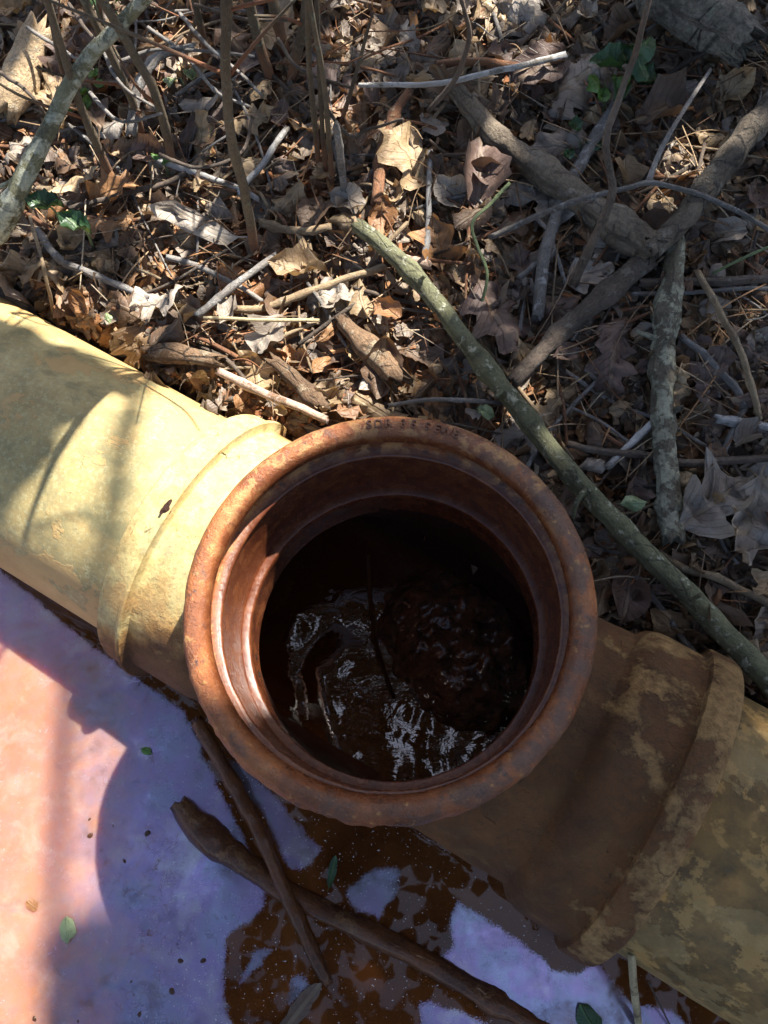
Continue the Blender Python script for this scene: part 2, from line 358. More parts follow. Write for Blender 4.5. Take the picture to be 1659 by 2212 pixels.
def tee_mat():
    t = NT('mud_caked_tee'); p = t.pos(); o = t.coord('Object'); x, y, z = t.sep(p)
    n1 = t.noise(p, 16, 6, 0.6); n2 = t.noise(p, 90, 7, 0.7); n3 = t.noise(p, 400, 4, 0.7)
    brown = t.mix(t.ramp(n1, [(0.3, 0.0), (0.7, 1.0)]), (0.06, 0.024, 0.007), (0.165, 0.07, 0.020))
    brown = t.mix(t.ramp(n2, [(0.48, 0.0), (0.64, 0.7)]), brown, (0.055, 0.034, 0.020))
    brown = t.mix(t.ramp(t.noise(p, 45, 7, 0.7), [(0.52, 0.0), (0.66, 0.5)]), brown, (0.20, 0.105, 0.035))
    green = t.mix(t.ramp(n2, [(0.35, 0.0), (0.65, 1.0)]), (0.30, 0.23, 0.095), (0.54, 0.43, 0.19))
    mud = t.mix(n1, (0.30, 0.175, 0.062), (0.42, 0.26, 0.105))
    mn = t.noise(t.mapv(p, (1, 1, 0.7)), 26, 9, 0.64, 0.15)
    # bare plastic survives only at the left end, well above the water
    ky = t.n('MapRange'); t.l(t.sep(o)[1], ky.inputs[0]); ky.inputs[1].default_value = -0.03; ky.inputs[2].default_value = 0.07; ky.inputs[3].default_value = 0.0; ky.inputs[4].default_value = 0.35
    k = t.n('MapRange'); t.l(t.sep(o)[0], k.inputs[0]); k.inputs[1].default_value = -0.24; k.inputs[2].default_value = -0.05; k.inputs[3].default_value = 0.25; k.inputs[4].default_value = -0.52
    kz = t.n('MapRange'); t.l(z, kz.inputs[0]); kz.inputs[1].default_value = 0.03; kz.inputs[2].default_value = 0.13; kz.inputs[3].default_value = -0.64; kz.inputs[4].default_value = 0.32
    kb = t.math('ADD', t.math('ADD', t.math('MULTIPLY', mn, 0.7), 0.15), t.math('ADD', t.math('MULTIPLY', t.math('MINIMUM', ky.outputs[0], t.ramp(t.math('MULTIPLY', t.sep(o)[0], -5.0), [(0.3, 0.0), (0.7, 1.0)])), 1.0), t.math('ADD', k.outputs[0], kz.outputs[0])))
    stain = t.mix(t.ramp(n2, [(0.35, 0.0), (0.65, 1.0)]), (0.20, 0.105, 0.034), (0.42, 0.235, 0.075))
    green = t.mix(t.ramp(t.noise(p, 34, 6, 0.65), [(0.46, 0.0), (0.66, 0.65)]), green, (0.26, 0.235, 0.14))
    green = t.mix(t.ramp(t.noise(t.mapv(p, (1.6, 1.6, 0.5)), 30, 6, 0.65), [(0.52, 0.0), (0.66, 0.6)]), green, (0.46, 0.28, 0.10))
    c = t.mix(t.ramp(kb, [(0.42, 0.0), (0.56, 0.9)]), brown, stain)
    c = t.mix(t.ramp(kb, [(0.56, 0.0), (0.70, 1.0)]), c, green)
    # tan dried silt patches, most at the right hub
    k2 = t.n('MapRange'); t.l(t.math('ABSOLUTE', t.math('ADD', x, 0.0)), k2.inputs[0]); k2.inputs[1].default_value = 0.10; k2.inputs[2].default_value = 0.24; k2.inputs[3].default_value = -0.12; k2.inputs[4].default_value = 0.10
    kz2 = t.n('MapRange'); t.l(z, kz2.inputs[0]); kz2.inputs[1].default_value = 0.02; kz2.inputs[2].default_value = 0.12; kz2.inputs[3].default_value = -0.12; kz2.inputs[4].default_value = 0.02
    mf = t.math('ADD', t.noise(p, 21, 9, 0.64, 0.12), t.math('ADD', k2.outputs[0], kz2.outputs[0]))
    bd = t.n('MapRange'); t.l(t.sep(o)[0], bd.inputs[0]); bd.inputs[1].default_value = 0.211; bd.inputs[2].default_value = 0.2135; bd.inputs[3].default_value = 0.0; bd.inputs[4].default_value = 0.08
    mf = t.math('ADD', t.math('ADD', mf, bd.outputs[0]), t.math('MULTIPLY', t.math('SUBTRACT', n2, 0.5), 0.22))
    mm = t.math('MULTIPLY', t.ramp(mf, [(0.56, 0.0), (0.60, 0.6), (0.68, 0.9)]), t.ramp(t.noise(p, 140, 5, 0.7), [(0.34, 0.35), (0.56, 1.0)]))
    c = t.mix(mm, c, mud)
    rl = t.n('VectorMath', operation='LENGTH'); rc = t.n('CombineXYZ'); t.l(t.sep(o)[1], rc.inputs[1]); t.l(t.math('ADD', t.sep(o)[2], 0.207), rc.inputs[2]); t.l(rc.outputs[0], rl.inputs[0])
    c = t.mix(t.ramp(t.math('MULTIPLY', rl.outputs['Value'], 5.0), [(0.538, 1.0), (0.546, 0.0)]), c, (0.035, 0.011, 0.004))  # bore wall painted near-black to deepen the shade inside
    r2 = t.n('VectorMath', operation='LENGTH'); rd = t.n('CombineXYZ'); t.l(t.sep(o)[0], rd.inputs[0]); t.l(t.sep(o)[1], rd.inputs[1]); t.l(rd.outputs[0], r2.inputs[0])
    c = t.mix(t.ramp(t.math('MULTIPLY', r2.outputs['Value'], 5.0), [(0.555, 1.0), (0.565, 0.0)]), c, (0.03, 0.009, 0.0035))  # same painted darkness straight below the opening
    cr = t.ramp(t.vor(t.mix(0.06, p, t.n('TexNoise').outputs['Color']), 32), [(0.0, 1.0), (0.02, 0.0)])
    cr = t.math('MULTIPLY', cr, t.ramp(n1, [(0.52, 0.0), (0.62, 0.8)]))
    cr = t.math('MULTIPLY', cr, t.ramp(t.noise(p, 60, 4), [(0.48, 0.0), (0.58, 0.9)]))
    c = t.mix(cr, c, (0.03, 0.018, 0.01))
    st = t.n('MapRange'); t.l(t.math('ADD', z, t.math('MULTIPLY', mn, 0.02)), st.inputs[0]); st.inputs[1].default_value = -0.004; st.inputs[2].default_value = 0.02; st.inputs[3].default_value = 0.9; st.inputs[4].default_value = 0
    c = t.mix(st.outputs[0], c, (0.10, 0.03, 0.011))
    c = t.mix(t.ramp(n3, [(0.5, 0.0), (0.7, 0.4)]), c, (0.05, 0.03, 0.016))
    h = t.math('ADD', t.math('MULTIPLY', n2, 1.0), t.math('ADD', t.math('MULTIPLY', n3, 0.35), t.math('SUBTRACT', t.math('MULTIPLY', mm, 0.4), cr)))
    return t.fin(c, t.ramp(n2, [(0.35, 0.5), (0.65, 0.8)]), t.bump(t.math('MULTIPLY', h, t.ramp(kb, [(0.45, 1.0), (0.70, 0.18)])), 1.0, 0.0042), 0.3)
M['tee'] = tee_mat()

def rim_mat():
    t = NT('rust_stained_rim'); p = t.pos(); x, y, z = t.sep(p)
    n1 = t.noise(p, 22, 6, 0.62, 0.5); n2 = t.noise(p, 75, 7, 0.7, 0.3); n3 = t.noise(p, 420, 5, 0.7)
    c = t.ramp(n1, [(0.30, (0.105, 0.035, 0.014)), (0.45, (0.205, 0.066, 0.022)), (0.58, (0.31, 0.105, 0.032)), (0.7, (0.39, 0.155, 0.046))])
    # tan silt dried on the top (far side) of the rim, purple-grey staining to the right
    far = t.n('MapRange'); t.l(y, far.inputs[0]); far.inputs[1].default_value = -0.05; far.inputs[2].default_value = 0.13; far.inputs[3].default_value = -0.07; far.inputs[4].default_value = 0.06
    c = t.mix(t.ramp(t.math('ADD', n2, far.outputs[0]), [(0.53, 0.0), (0.58, 0.75)]), c, (0.42, 0.215, 0.08))
    rgt = t.n('MapRange'); t.l(x, rgt.inputs[0]); rgt.inputs[1].default_value = -0.12; rgt.inputs[2].default_value = 0.12; rgt.inputs[3].default_value = -0.05; rgt.inputs[4].default_value = 0.08
    c = t.mix(t.ramp(t.math('ADD', t.noise(p, 38, 7, 0.66, 0.4), rgt.outputs[0]), [(0.52, 0.0), (0.60, 0.75)]), c, (0.095, 0.053, 0.038))
    c = t.mix(t.ramp(t.noise(p, 150, 5, 0.7), [(0.62, 0.0), (0.66, 0.7)]), c, (0.46, 0.24, 0.075))
    c = t.mix(t.ramp(t.noise(p, 95, 6, 0.7), [(0.60, 0.0), (0.66, 0.8)]), c, (0.045, 0.03, 0.026))
    c = t.mix(t.ramp(n3, [(0.56, 0.0), (0.72, 0.6)]), c, (0.05, 0.03, 0.024))
    # inside the mouth: rust-red slime, its colour darkened to paint the shade there
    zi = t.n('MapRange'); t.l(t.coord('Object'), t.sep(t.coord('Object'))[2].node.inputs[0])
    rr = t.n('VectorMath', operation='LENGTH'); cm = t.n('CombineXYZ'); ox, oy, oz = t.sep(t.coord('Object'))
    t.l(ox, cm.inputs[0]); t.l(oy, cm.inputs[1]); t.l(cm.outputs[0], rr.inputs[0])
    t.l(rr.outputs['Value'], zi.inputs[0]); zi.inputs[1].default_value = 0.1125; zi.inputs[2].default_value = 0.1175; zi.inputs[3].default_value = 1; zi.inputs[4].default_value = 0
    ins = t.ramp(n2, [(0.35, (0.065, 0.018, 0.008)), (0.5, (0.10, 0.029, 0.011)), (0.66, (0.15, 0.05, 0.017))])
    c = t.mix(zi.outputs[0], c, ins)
    crust = t.n('MapRange'); t.l(t.math('SUBTRACT', y, t.math('MULTIPLY', x, -0.3)), crust.inputs[0]); crust.inputs[1].default_value = -0.03; crust.inputs[2].default_value = -0.12; crust.inputs[3].default_value = 0.25; crust.inputs[4].default_value = 1.6
    h = t.math('MULTIPLY', t.math('ADD', t.math('MULTIPLY', n2, crust.outputs[0]), t.math('MULTIPLY', n3, 0.35)), t.math('SUBTRACT', 1.0, t.math('MULTIPLY', zi.outputs[0], 0.82)))
    return t.fin(c, t.mix(zi.outputs[0], t.ramp(n2, [(0.35, 0.18), (0.65, 0.55)]), t.ramp(n2, [(0.35, 0.14), (0.65, 0.36)])), t.bump(h, 1.0, 0.0045), 0.45)
M['rim'] = rim_mat()

def water_inside_mat():
    t = NT('dark_pipe_water'); p = t.pos()
    n = t.noise(p, 55, 3, 0.5, 1.2); n2 = t.noise(t.mapv(p, (1, 2.2, 1)), 26, 3, 0.5, 2.0)
    h = t.math('ADD', t.math('MULTIPLY', n, 0.5), n2)
    t.b.inputs['IOR'].default_value = 2.1
    return t.fin((0.075, 0.024, 0.007), 0.015, t.bump(h, 0.05, 0.006))
M['pipe_water'] = water_inside_mat()

def sediment_mat():
    t = NT('wet_dark_sediment'); p = t.pos()
    t.b.inputs['Coat Weight'].default_value = 1.0; t.b.inputs['Coat Roughness'].default_value = 0.06; t.b.inputs['Coat IOR'].default_value = 1.5
    n1 = t.noise(p, 50, 6, 0.65); n2 = t.noise(p, 240, 5, 0.7)
    c = t.ramp(n1, [(0.35, (0.05, 0.018, 0.006)), (0.65, (0.16, 0.06, 0.02))])
    h = t.math('ADD', n1, t.math('MULTIPLY', n2, 0.4))
    return t.fin(c, t.ramp(n2, [(0.4, 0.06), (0.7, 0.25)]), t.bump(h, 1.0, 0.009), 0.6)
M['sediment'] = sediment_mat()

def pool_mat():
    t = NT('iron_film_water'); p = t.pos()
    film = t.n('Attribute', attribute_name='film').outputs['Fac']; thick = t.n('Attribute', attribute_name='thick').outputs['Fac']
    n1 = t.noise(p, 30, 7, 0.62, 0.6); n2 = t.noise(p, 120, 5, 0.65); n3 = t.noise(p, 700, 3, 0.7); nb = t.noise(p, 55, 6, 0.6, 0.4)
    f = t.math('ADD', film, t.math('ADD', t.math('MULTIPLY', t.math('SUBTRACT', nb, 0.5), 0.5), t.math('MULTIPLY', t.math('SUBTRACT', n3, 0.5), 0.5)))
    fm = t.ramp(f, [(0.45, 0.0), (0.50, 0.55), (0.60, 0.92)])
    # fine cracks in the thicker skin
    wv = t.n('VectorMath', operation='ADD'); nz = t.n('TexNoise'); t.l(p, nz.inputs['Vector']); nz.inputs['Scale'].default_value = 40
    sc = t.n('VectorMath', operation='SCALE'); t.l(nz.outputs['Color'], sc.inputs[0]); sc.inputs['Scale'].default_value = 0.02
    t.l(p, wv.inputs[0]); t.l(sc.outputs[0], wv.inputs[1])
    cr = t.ramp(t.vor(wv.outputs[0], 110), [(0.0, 1.0), (0.03, 0.0)])
    cr = t.math('MULTIPLY', cr, t.ramp(n2, [(0.45, 0.0), (0.55, 1.0)]))
    cr = t.math('MULTIPLY', cr, t.ramp(t.noise(p, 14, 4), [(0.50, 0.0), (0.60, 0.8)]))
    cr = t.math('MULTIPLY', cr, t.ramp(thick, [(0.3, 0.0), (0.45, 1.0), (0.7, 1.0), (0.9, 0.15)]))
    fm = t.math('MULTIPLY', fm, t.math('SUBTRACT', 1.0, cr))
    # open water: rust-brown, murky
    hb = t.bump(t.noise(p, 22, 2, 0.5, 0.3), 0.05, 0.003)
    tp = t.n('BsdfTransparent'); tp.inputs[0].default_value = (0.62, 0.27, 0.08, 1)
    mk = t.n('BsdfDiffuse'); t.l(t.ramp(t.noise(p, 14, 4, 0.55, 0.4), [(0.3, (0.06, 0.018, 0.005)), (0.55, (0.115, 0.036, 0.009)), (0.75, (0.18, 0.062, 0.016))]), mk.inputs[0])
    tr = t.n('MixShader'); tr.inputs[0].default_value = 0.74; t.l(tp.outputs[0], tr.inputs[1]); t.l(mk.outputs[0], tr.inputs[2])
    gl = t.n('BsdfGlossy'); gl.inputs['Roughness'].default_value = 0.02; gl.inputs[0].default_value = (1, 1, 1, 1); t.l(hb, gl.inputs['Normal'])
    fr = t.n('Fresnel'); fr.inputs[0].default_value = 1.42; t.l(hb, fr.inputs['Normal'])
    sh = t.n('MixShader'); t.l(fr.outputs[0], sh.inputs[0]); t.l(tr.outputs[0], sh.inputs[1]); t.l(gl.outputs[0], sh.inputs[2])
    # iron film: pale ochre skin where thick, lilac and grey sky reflection painted into the colour where thin; oily blue-violet gloss over it
    dc = t.ramp(t.noise(p, 12, 5, 0.6), [(0.3, (0.48, 0.20, 0.095)), (0.5, (0.56, 0.25, 0.125)), (0.7, (0.63, 0.31, 0.165))])
    dc = t.mix(t.ramp(n2, [(0.4, 0.0), (0.7, 0.35)]), dc, (0.42, 0.30, 0.26))
    dc = t.mix(t.ramp(n3, [(0.58, 0.0), (0.7, 0.45)]), dc, (0.26, 0.13, 0.08))
    dc = t.mix(t.ramp(t.noise(p, 70, 6, 0.7, 0.5), [(0.52, 0.0), (0.70, 0.4)]), dc, (0.32, 0.16, 0.10))
    dc = t.mix(t.ramp(t.noise(p, 38, 7, 0.7, 0.3), [(0.5, 0.0), (0.68, 0.55)]), dc, (0.68, 0.46, 0.34))
    tk = t.math('ADD', thick, t.math('MULTIPLY', t.math('SUBTRACT', n1, 0.5), 0.7))
    lil = t.ramp(t.noise(p, 24, 8, 0.72, 0.2), [(0.36, (0.07, 0.055, 0.065)), (0.45, (0.24, 0.19, 0.25)), (0.55, (0.22, 0.18, 0.33)), (0.66, (0.27, 0.26, 0.36))])
    dc = t.mix(t.ramp(tk, [(0.55, 1.0), (0.95, 0.0)]), dc, lil)
    dc = t.mix(t.ramp(tk, [(0.18, 1.0), (0.32, 0.0)]), dc, t.ramp(nb, [(0.4, (0.09, 0.08, 0.095)), (0.6, (0.17, 0.16, 0.18))]))
    pb = t.b; t.l(dc, pb.inputs['Base Color']); pb.inputs['Roughness'].default_value = 0.5; pb.inputs['Specular IOR Level'].default_value = 0.2
    t.l(t.ramp(tk, [(0.5, 0.0), (0.9, 1.0)]), pb.inputs['Subsurface Weight']); pb.inputs['Subsurface Radius'].default_value = (1.0, 0.6, 0.5); pb.inputs['Subsurface Scale'].default_value = 0.028
    sheen = t.ramp(t.noise(p, 16, 7, 0.68, 0.2), [(0.36, (0.16, 0.16, 0.19)), (0.45, (0.36, 0.42, 0.60)), (0.55, (0.40, 0.33, 0.60)), (0.68, (0.62, 0.64, 0.70))])
    g2 = t.n('BsdfGlossy'); t.l(t.ramp(t.noise(p, 30, 7, 0.7), [(0.35, 0.07), (0.65, 0.30)]), g2.inputs['Roughness']); t.l(sheen, g2.inputs[0])
    t.l(t.bump(t.noise(p, 26, 3, 0.5), 0.02, 0.002), g2.inputs['Normal'])
    fs = t.n('MixShader'); t.l(t.ramp(tk, [(0.1, 0.66), (0.5, 0.66), (0.95, 0.46)]), fs.inputs[0]); t.l(pb.outputs[0], fs.inputs[1]); t.l(g2.outputs[0], fs.inputs[2])
    ms = t.n('MixShader'); t.l(fm, ms.inputs[0]); t.l(sh.outputs[0], ms.inputs[1]); t.l(fs.outputs[0], ms.inputs[2])
    # pale dust afloat everywhere
    sp = t.n('BsdfDiffuse'); sp.inputs[0].default_value = (0.6, 0.58, 0.6, 1)
    spm = t.math('MULTIPLY', t.ramp(t.noise(p, 520, 2, 0.5), [(0.70, 0.0), (0.73, 0.8)]), t.ramp(thick, [(0.35, 1.0), (0.6, 0.2)]))
    m2 = t.n('MixShader'); t.l(spm, m2.inputs[0]); t.l(ms.outputs[0], m2.inputs[1]); t.l(sp.outputs[0], m2.inputs[2])
    t.l(m2.outputs[0], t.out.inputs[0])
    return t.m
M['pool'] = pool_mat()

# ================================================================== THE SETTING
def warp(u): return 1.1*u + 22*u**9
NG = 280
gx = [warp(-1+2*i/NG) for i in range(NG+1)]; gy = [warp(-1+2*i/NG)+0.25 for i in range(NG+1)]
V = [(x, y, gz(x, y)) for y in gy for x in gx]
F = [(j*(NG+1)+i, j*(NG+1)+i+1, (j+1)*(NG+1)+i+1, (j+1)*(NG+1)+i) for j in range(NG) for i in range(NG)]
tag(mesh_obj('ground', V, F, M['soil']), kind='structure')

# pool: fine grid near, with the film's spread stored per vertex
def blob(x, y, cx, cy, rx, ry, a=0):
    dx, dy = x-cx, y-cy; c, s = math.cos(a), math.sin(a)
    u, v = (dx*c+dy*s)/rx, (-dx*s+dy*c)/ry
    return math.exp(-(u*u+v*v))
# outlines of the film's rafts and of sky reflections painted as thin film (traced to the water plane), with their thickness
RAFTS_AND_SHEEN = [(None, [(-900, 900), (-300, 1080), (0, 1230), (200, 1400), (400, 1540), (425, 1600), (470, 1700), (548, 1855), (575, 1905), (570, 1960), (515, 2005), (488, 2025), (484, 2100), (480, 2150), (500, 2215), (470, 2500), (-900, 2900)]),
         (0.12, [(463, 1600), (498, 1635), (550, 1678), (606, 1735), (654, 1792), (694, 1835), (663, 1870), (646, 1885), (615, 1866), (576, 1770), (515, 1691)]),
         (0.1, [(811, 1874), (864, 1879), (859, 1927), (833, 1953), (820, 1988), (763, 1953), (750, 1927)]),
         (0.3, [(989, 1951), (1042, 1981), (1098, 2017), (1170, 2068), (1190, 2098), (1180, 2211), (1119, 2185), (1053, 2139), (1017, 2119), (961, 2068), (951, 2053), (981, 2047), (971, 1986)]),
         (0.62, [(1190, 2098), (1251, 2104), (1282, 2078), (1364, 2170), (1450, 2185), (1491, 2216), (1527, 2272), (1190, 2251), (1170, 2129)]),
         (0.35, [(910, 2170), (935, 2165), (1027, 2200), (1053, 2221), (1048, 2251), (907, 2251)]),
         (0.2, [(633, 2114), (654, 2105), (676, 2140), (620, 2171)]),
         (0.2, [(515, 2136), (585, 2049), (550, 2053), (528, 2101)])]
RAFTS_AND_SHEEN = [(t, np.array([at(a, b, WZ)[:2] for a, b in p])) for t, p in RAFTS_AND_SHEEN]
def outline_sdf(X, Y, poly):
    d2 = np.full(X.shape, 1e9); ins = np.zeros(X.shape, bool); n = len(poly)
    for i in range(n):
        (x0, y0), (x1, y1) = poly[i-1], poly[i]; ex, ey = x1-x0, y1-y0
        t = np.clip(((X-x0)*ex+(Y-y0)*ey)/(ex*ex+ey*ey), 0, 1)
        d2 = np.minimum(d2, (X-x0-t*ex)**2+(Y-y0-t*ey)**2)
        with np.errstate(divide='ignore', invalid='ignore'):
            ins ^= ((y0 > Y) != (y1 > Y)) & (X < ex*(Y-y0)/(ey if ey else 1e-9)+x0)
    return np.where(ins, 1, -1)*np.sqrt(d2)
def film_field(X, Y):
    f = np.full(X.shape, -1.0); th = np.zeros(X.shape)
    for t, p in RAFTS_AND_SHEEN:
        d = outline_sdf(X, Y, p)
        tt = np.clip((-0.17-X)/0.12, 0, 1)*0.6+0.4 if t is None else t  # sunlit ochre to shaded lilac, painted across the main raft
        th = np.where(d > f, tt, th); f = np.maximum(f, d)
    return np.clip(0.5+f/0.024, 0, 1), th
def meniscus(x, y):
    u = x*PD.x + y*PD.y; sg = -(x*PN.x + y*PN.y); az = 0.038+0.045*u - WZ
    r_ = 0.1095 if u < -0.217 or u > 0.238 else (0.1242 if u < -0.19 else (0.130 if u > 0.213 else 0.1125))
    return sg - math.sqrt(max(1e-6, r_*r_-az*az))
px_ = [-6, -3, -1.5, -1, -0.75, -0.6, -0.52] + [(-0.46+0.0042*i) for i in range(215)] + [0.5, 0.6, 0.75, 1.0, 1.8, 3, 6]
py_ = [-5, -2.5, -1.4, -1, -0.75, -0.6, -0.5] + [(-0.42+0.0042*i) for i in range(150)] + [0.3, 0.4, 0.6, 1, 2, 4]
XX, YY = np.meshgrid(px_, py_); FF_, TT_ = film_field(XX, YY)
V, FA = [], []
for jy, y in enumerate(py_):
    for ix, x in enumerate(px_):
        z = WZ; fa = float(FF_[jy, ix])
        z += 0.00015*fa*mnoise.noise((x*30, y*30, 3))
        if abs(x) < 0.5 and abs(y) < 0.45:
            md_ = meniscus(x, y); z += 0.0028*math.exp(-max(0, md_)/0.005)
        V.append((x, y, z)); FA.append(fa)
W1 = len(px_); F = []
for j in range(len(py_)-1):
    for i in range(W1-1):
        cxm = (px_[i]+px_[i+1])/2; cym = (py_[j]+py_[j+1])/2
        s = cxm*PN.x + cym*PN.y
        if s < -0.075: F.append((j*W1+i, j*W1+i+1, (j+1)*W1+i+1, (j+1)*W1+i))
pool = mesh_obj('pool_water', V, F, M['pool']); tag(pool, kind='structure')
a = pool.data.attributes.new('film', 'FLOAT', 'POINT'); a.data.foreach_set('value', FA)
a = pool.data.attributes.new('thick', 'FLOAT', 'POINT'); a.data.foreach_set('value', TT_.ravel().astype(np.float32))

# ================================================================== THE TEE AND ITS PIPES
TM = Matrix.Translation((0, 0, 0.245)) @ Matrix.Rotation(R(-3), 4, 'Y') @ Matrix.Rotation(PIPE_A, 4, 'Z')
AXZ = -0.207
tee = empty('pipe_tee'); tee.matrix_world = TM
tag(tee, 'rust-stained sewer pipe tee with its round branch opening facing up', 'pipe fitting')

def simple(name, V, F):
    me = bpy.data.meshes.new(name); me.from_pydata(V, [], F); o = bpy.data.objects.new(name, me); COL.objects.link(o); return o
def solid_cyl(r, h0, h1, axis, segs=72):
    V = []
    for h in (h0, h1):
        for k in range(segs):
            th = 2*math.pi*k/segs
            V.append((r*math.cos(th), r*math.sin(th), h) if axis == 'z' else (h, r*math.cos(th), r*math.sin(th)+AXZ))
    F = [(k, (k+1) % segs, segs+(k+1) % segs, segs+k) for k in range(segs)] + [tuple(range(segs-1, -1, -1)), tuple(range(segs, 2*segs))]
    o = simple('tmp', V, F)
    bm = bmesh.new(); bm.from_mesh(o.data); bmesh.ops.recalc_face_normals(bm, faces=bm.faces); bm.to_mesh(o.data); bm.free()
    return o
ra = solid_cyl(0.1110, -0.185, 0.20, 'x'); rb = solid_cyl(0.1175, AXZ, -0.024, 'z')
ia = solid_cyl(0.1035, -0.40, 0.40, 'x'); ib = solid_cyl(0.1040, AXZ, 0.05, 'z'); ic = solid_cyl(0.1190, -0.094, 0.05, 'z')
for tool, op in ((rb, 'UNION'), (ia, 'DIFFERENCE'), (ib, 'DIFFERENCE'), (ic, 'DIFFERENCE')):
    md = ra.modifiers.new('b', 'BOOLEAN'); md.object = tool; md.operation = op; md.solver = 'EXACT'
md = ra.modifiers.new('r', 'REMESH'); md.mode = 'VOXEL'; md.voxel_size = 0.0028; md.use_smooth_shade = True
md = ra.modifiers.new('s', 'SMOOTH'); md.iterations = 10; md.factor = 0.5
dg = bpy.context.evaluated_depsgraph_get()
bme = bpy.data.meshes.new_from_object(ra.evaluated_get(dg)); bme.name = 'body'
for o in (ra, rb, ia, ib, ic): bpy.data.objects.remove(o)
body = bpy.data.objects.new('body', bme); COL.objects.link(body); body.parent = tee
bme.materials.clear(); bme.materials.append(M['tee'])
bme.polygons.foreach_set('use_smooth', [True]*len(bme.polygons))
# uneven crust of silt on the outside of the body
nv = len(bme.vertices); cc = np.empty(nv*3, np.float32); nn = np.empty(nv*3, np.float32)
bme.vertices.foreach_get('co', cc); bme.vertex_normals.foreach_get('vector', nn); cc = cc.reshape(-1, 3); nn = nn.reshape(-1, 3)
for k in range(nv):
    c = cc[k]
    if math.hypot(c[1], c[2]-AXZ) > 0.108 and math.hypot(c[0], c[1]) > 0.1145:
        cv_ = Vector(c); cc[k] = c + nn[k]*(0.0022*mnoise.noise(cv_*28) + 0.0012*mnoise.noise(cv_*75))
bme.vertices.foreach_set('co', cc.ravel()); bme.update()

# branch hub: rounded lip, gasket groove, two steps inside
prof = [(0.1215, -0.112), (0.1190, -0.100), (0.1176, -0.085), (0.1170, -0.062), (0.1175, -0.045), (0.1190, -0.037), (0.1245, -0.030), (0.1282, -0.024), (0.1298, -0.017), (0.1302, -0.011), (0.1290, -0.005), (0.1262, -0.0012),
        (0.1225, 0.0004), (0.1185, 0.0), (0.1155, -0.0018), (0.1132, -0.005), (0.1124, -0.009), (0.1132, -0.0125), (0.1175, -0.0145), (0.1182, -0.019), (0.1181, -0.026), (0.1178, -0.0285), (0.1172, -0.0295), (0.1125, -0.0300), (0.1112, -0.0303), (0.1105, -0.0312), (0.1103, -0.0330),
        (0.1112, -0.0345), (0.1115, -0.040), (0.1105, -0.060), (0.1098, -0.082), (0.1096, -0.0870), (0.1090, -0.0880), (0.1045, -0.0884), (0.1036, -0.0889), (0.1032, -0.0900), (0.1030, -0.094), (0.1036, -0.0965), (0.1038, -0.110), (0.1038, -0.125)]
def rimr(th, i, r, h):
    q = th + PIPE_A
    low = max(0, -math.sin(q+0.25))           # crust builds up on the wet side
    if 5 <= i <= 14: return (0.0004+0.0009*low)*mnoise.noise((math.cos(th)*9, math.sin(th)*9, h*60)) + (0.0002+0.0013*low)*mnoise.noise((math.cos(th)*26, math.sin(th)*26, h*200))
    return 0.0004*mnoise.noise((math.cos(th)*9, math.sin(th)*9, h*90))
V, F, UV = lathe_data(prof, 220, 'z', rough=rimr)
hub = mesh_obj('branch_hub', V, [f[::-1] for f in F], M['rim'], tee, True)
tag(hub, label='rust brown rounded rim of the upward opening')
md = hub.modifiers.new('e', 'EDGE_SPLIT'); md.split_angle = R(50)
# run hubs
def hub_ring(prof, nm, lab):
    V, F, UV = lathe_data(prof, 160, 'x', rough=lambda th, i, r, h: 0.0005*mnoise.noise((math.cos(th)*5, math.sin(th)*5, h*40)) + 0.00018*mnoise.noise((math.cos(th)*22, math.sin(th)*22, h*150)))
    V = [(v[0], v[1], v[2]+AXZ) for v in V]
    o = mesh_obj(nm, V, F, M['tee'], tee, True); tag(o, label=lab)
    md = o.modifiers.new('e', 'EDGE_SPLIT'); md.split_angle = R(38); return o
hub_ring([(0.1100, 0.156), (0.1135, 0.160), (0.1190, 0.165), (0.1222, 0.174), (0.1228, 0.182), (0.1225, 0.206), (0.1225, 0.2100), (0.1240, 0.2120), (0.1288, 0.2130), (0.1300, 0.2150), (0.1302, 0.232), (0.1292, 0.2360), (0.1270, 0.2378), (0.1200, 0.2382), (0.1100, 0.2378)], 'run_hub', 'silt-caked hub with a raised tan band')
hub_ring([(0.1100, -0.122), (0.1140, -0.128), (0.1180, -0.136), (0.1186, -0.146), (0.1184, -0.183), (0.1184, -0.1885), (0.1195, -0.1895), (0.1268, -0.1902), (0.1278, -0.1915), (0.1272, -0.1940), (0.1245, -0.1950), (0.1242, -0.1965), (0.1240, -0.2120), (0.1230, -0.2150), (0.1205, -0.2165), (0.1100, -0.2165)], 'run_hub', 'yellowish hub with a thin raised ridge')
# stub of hardened silt on the neck
p0 = TM.inverted() @ at(1215, 1585, 0.135); p1 = TM.inverted() @ at(1262, 1606, 0.128)
tube('silt_stub', [p0, (p0+p1)/2+Vector((0, 0, 0.004)), p1], [0.010, 0.010, 0.007], M['tee'], tee, sides=10, rough=0.5, jag=0.3)
# dried mud crumb on the left ridge
bm = bmesh.new(); bmesh.ops.create_icosphere(bm, subdivisions=3, radius=0.006)
for v in bm.verts: v.co *= 1+0.7*mnoise.noise(v.co*220); v.co.z *= 0.5; v.co.y *= 1.8
me = bpy.data.meshes.new('mud_clod'); bm.to_mesh(me); bm.free(); me.materials.append(M['tee'])
cl = bpy.data.objects.new('mud_clod', me); COL.objects.link(cl); cl.parent = tee; cl.location = (-0.193, -0.006, AXZ+0.126); cl.scale = (0.55, 0.6, 0.7)

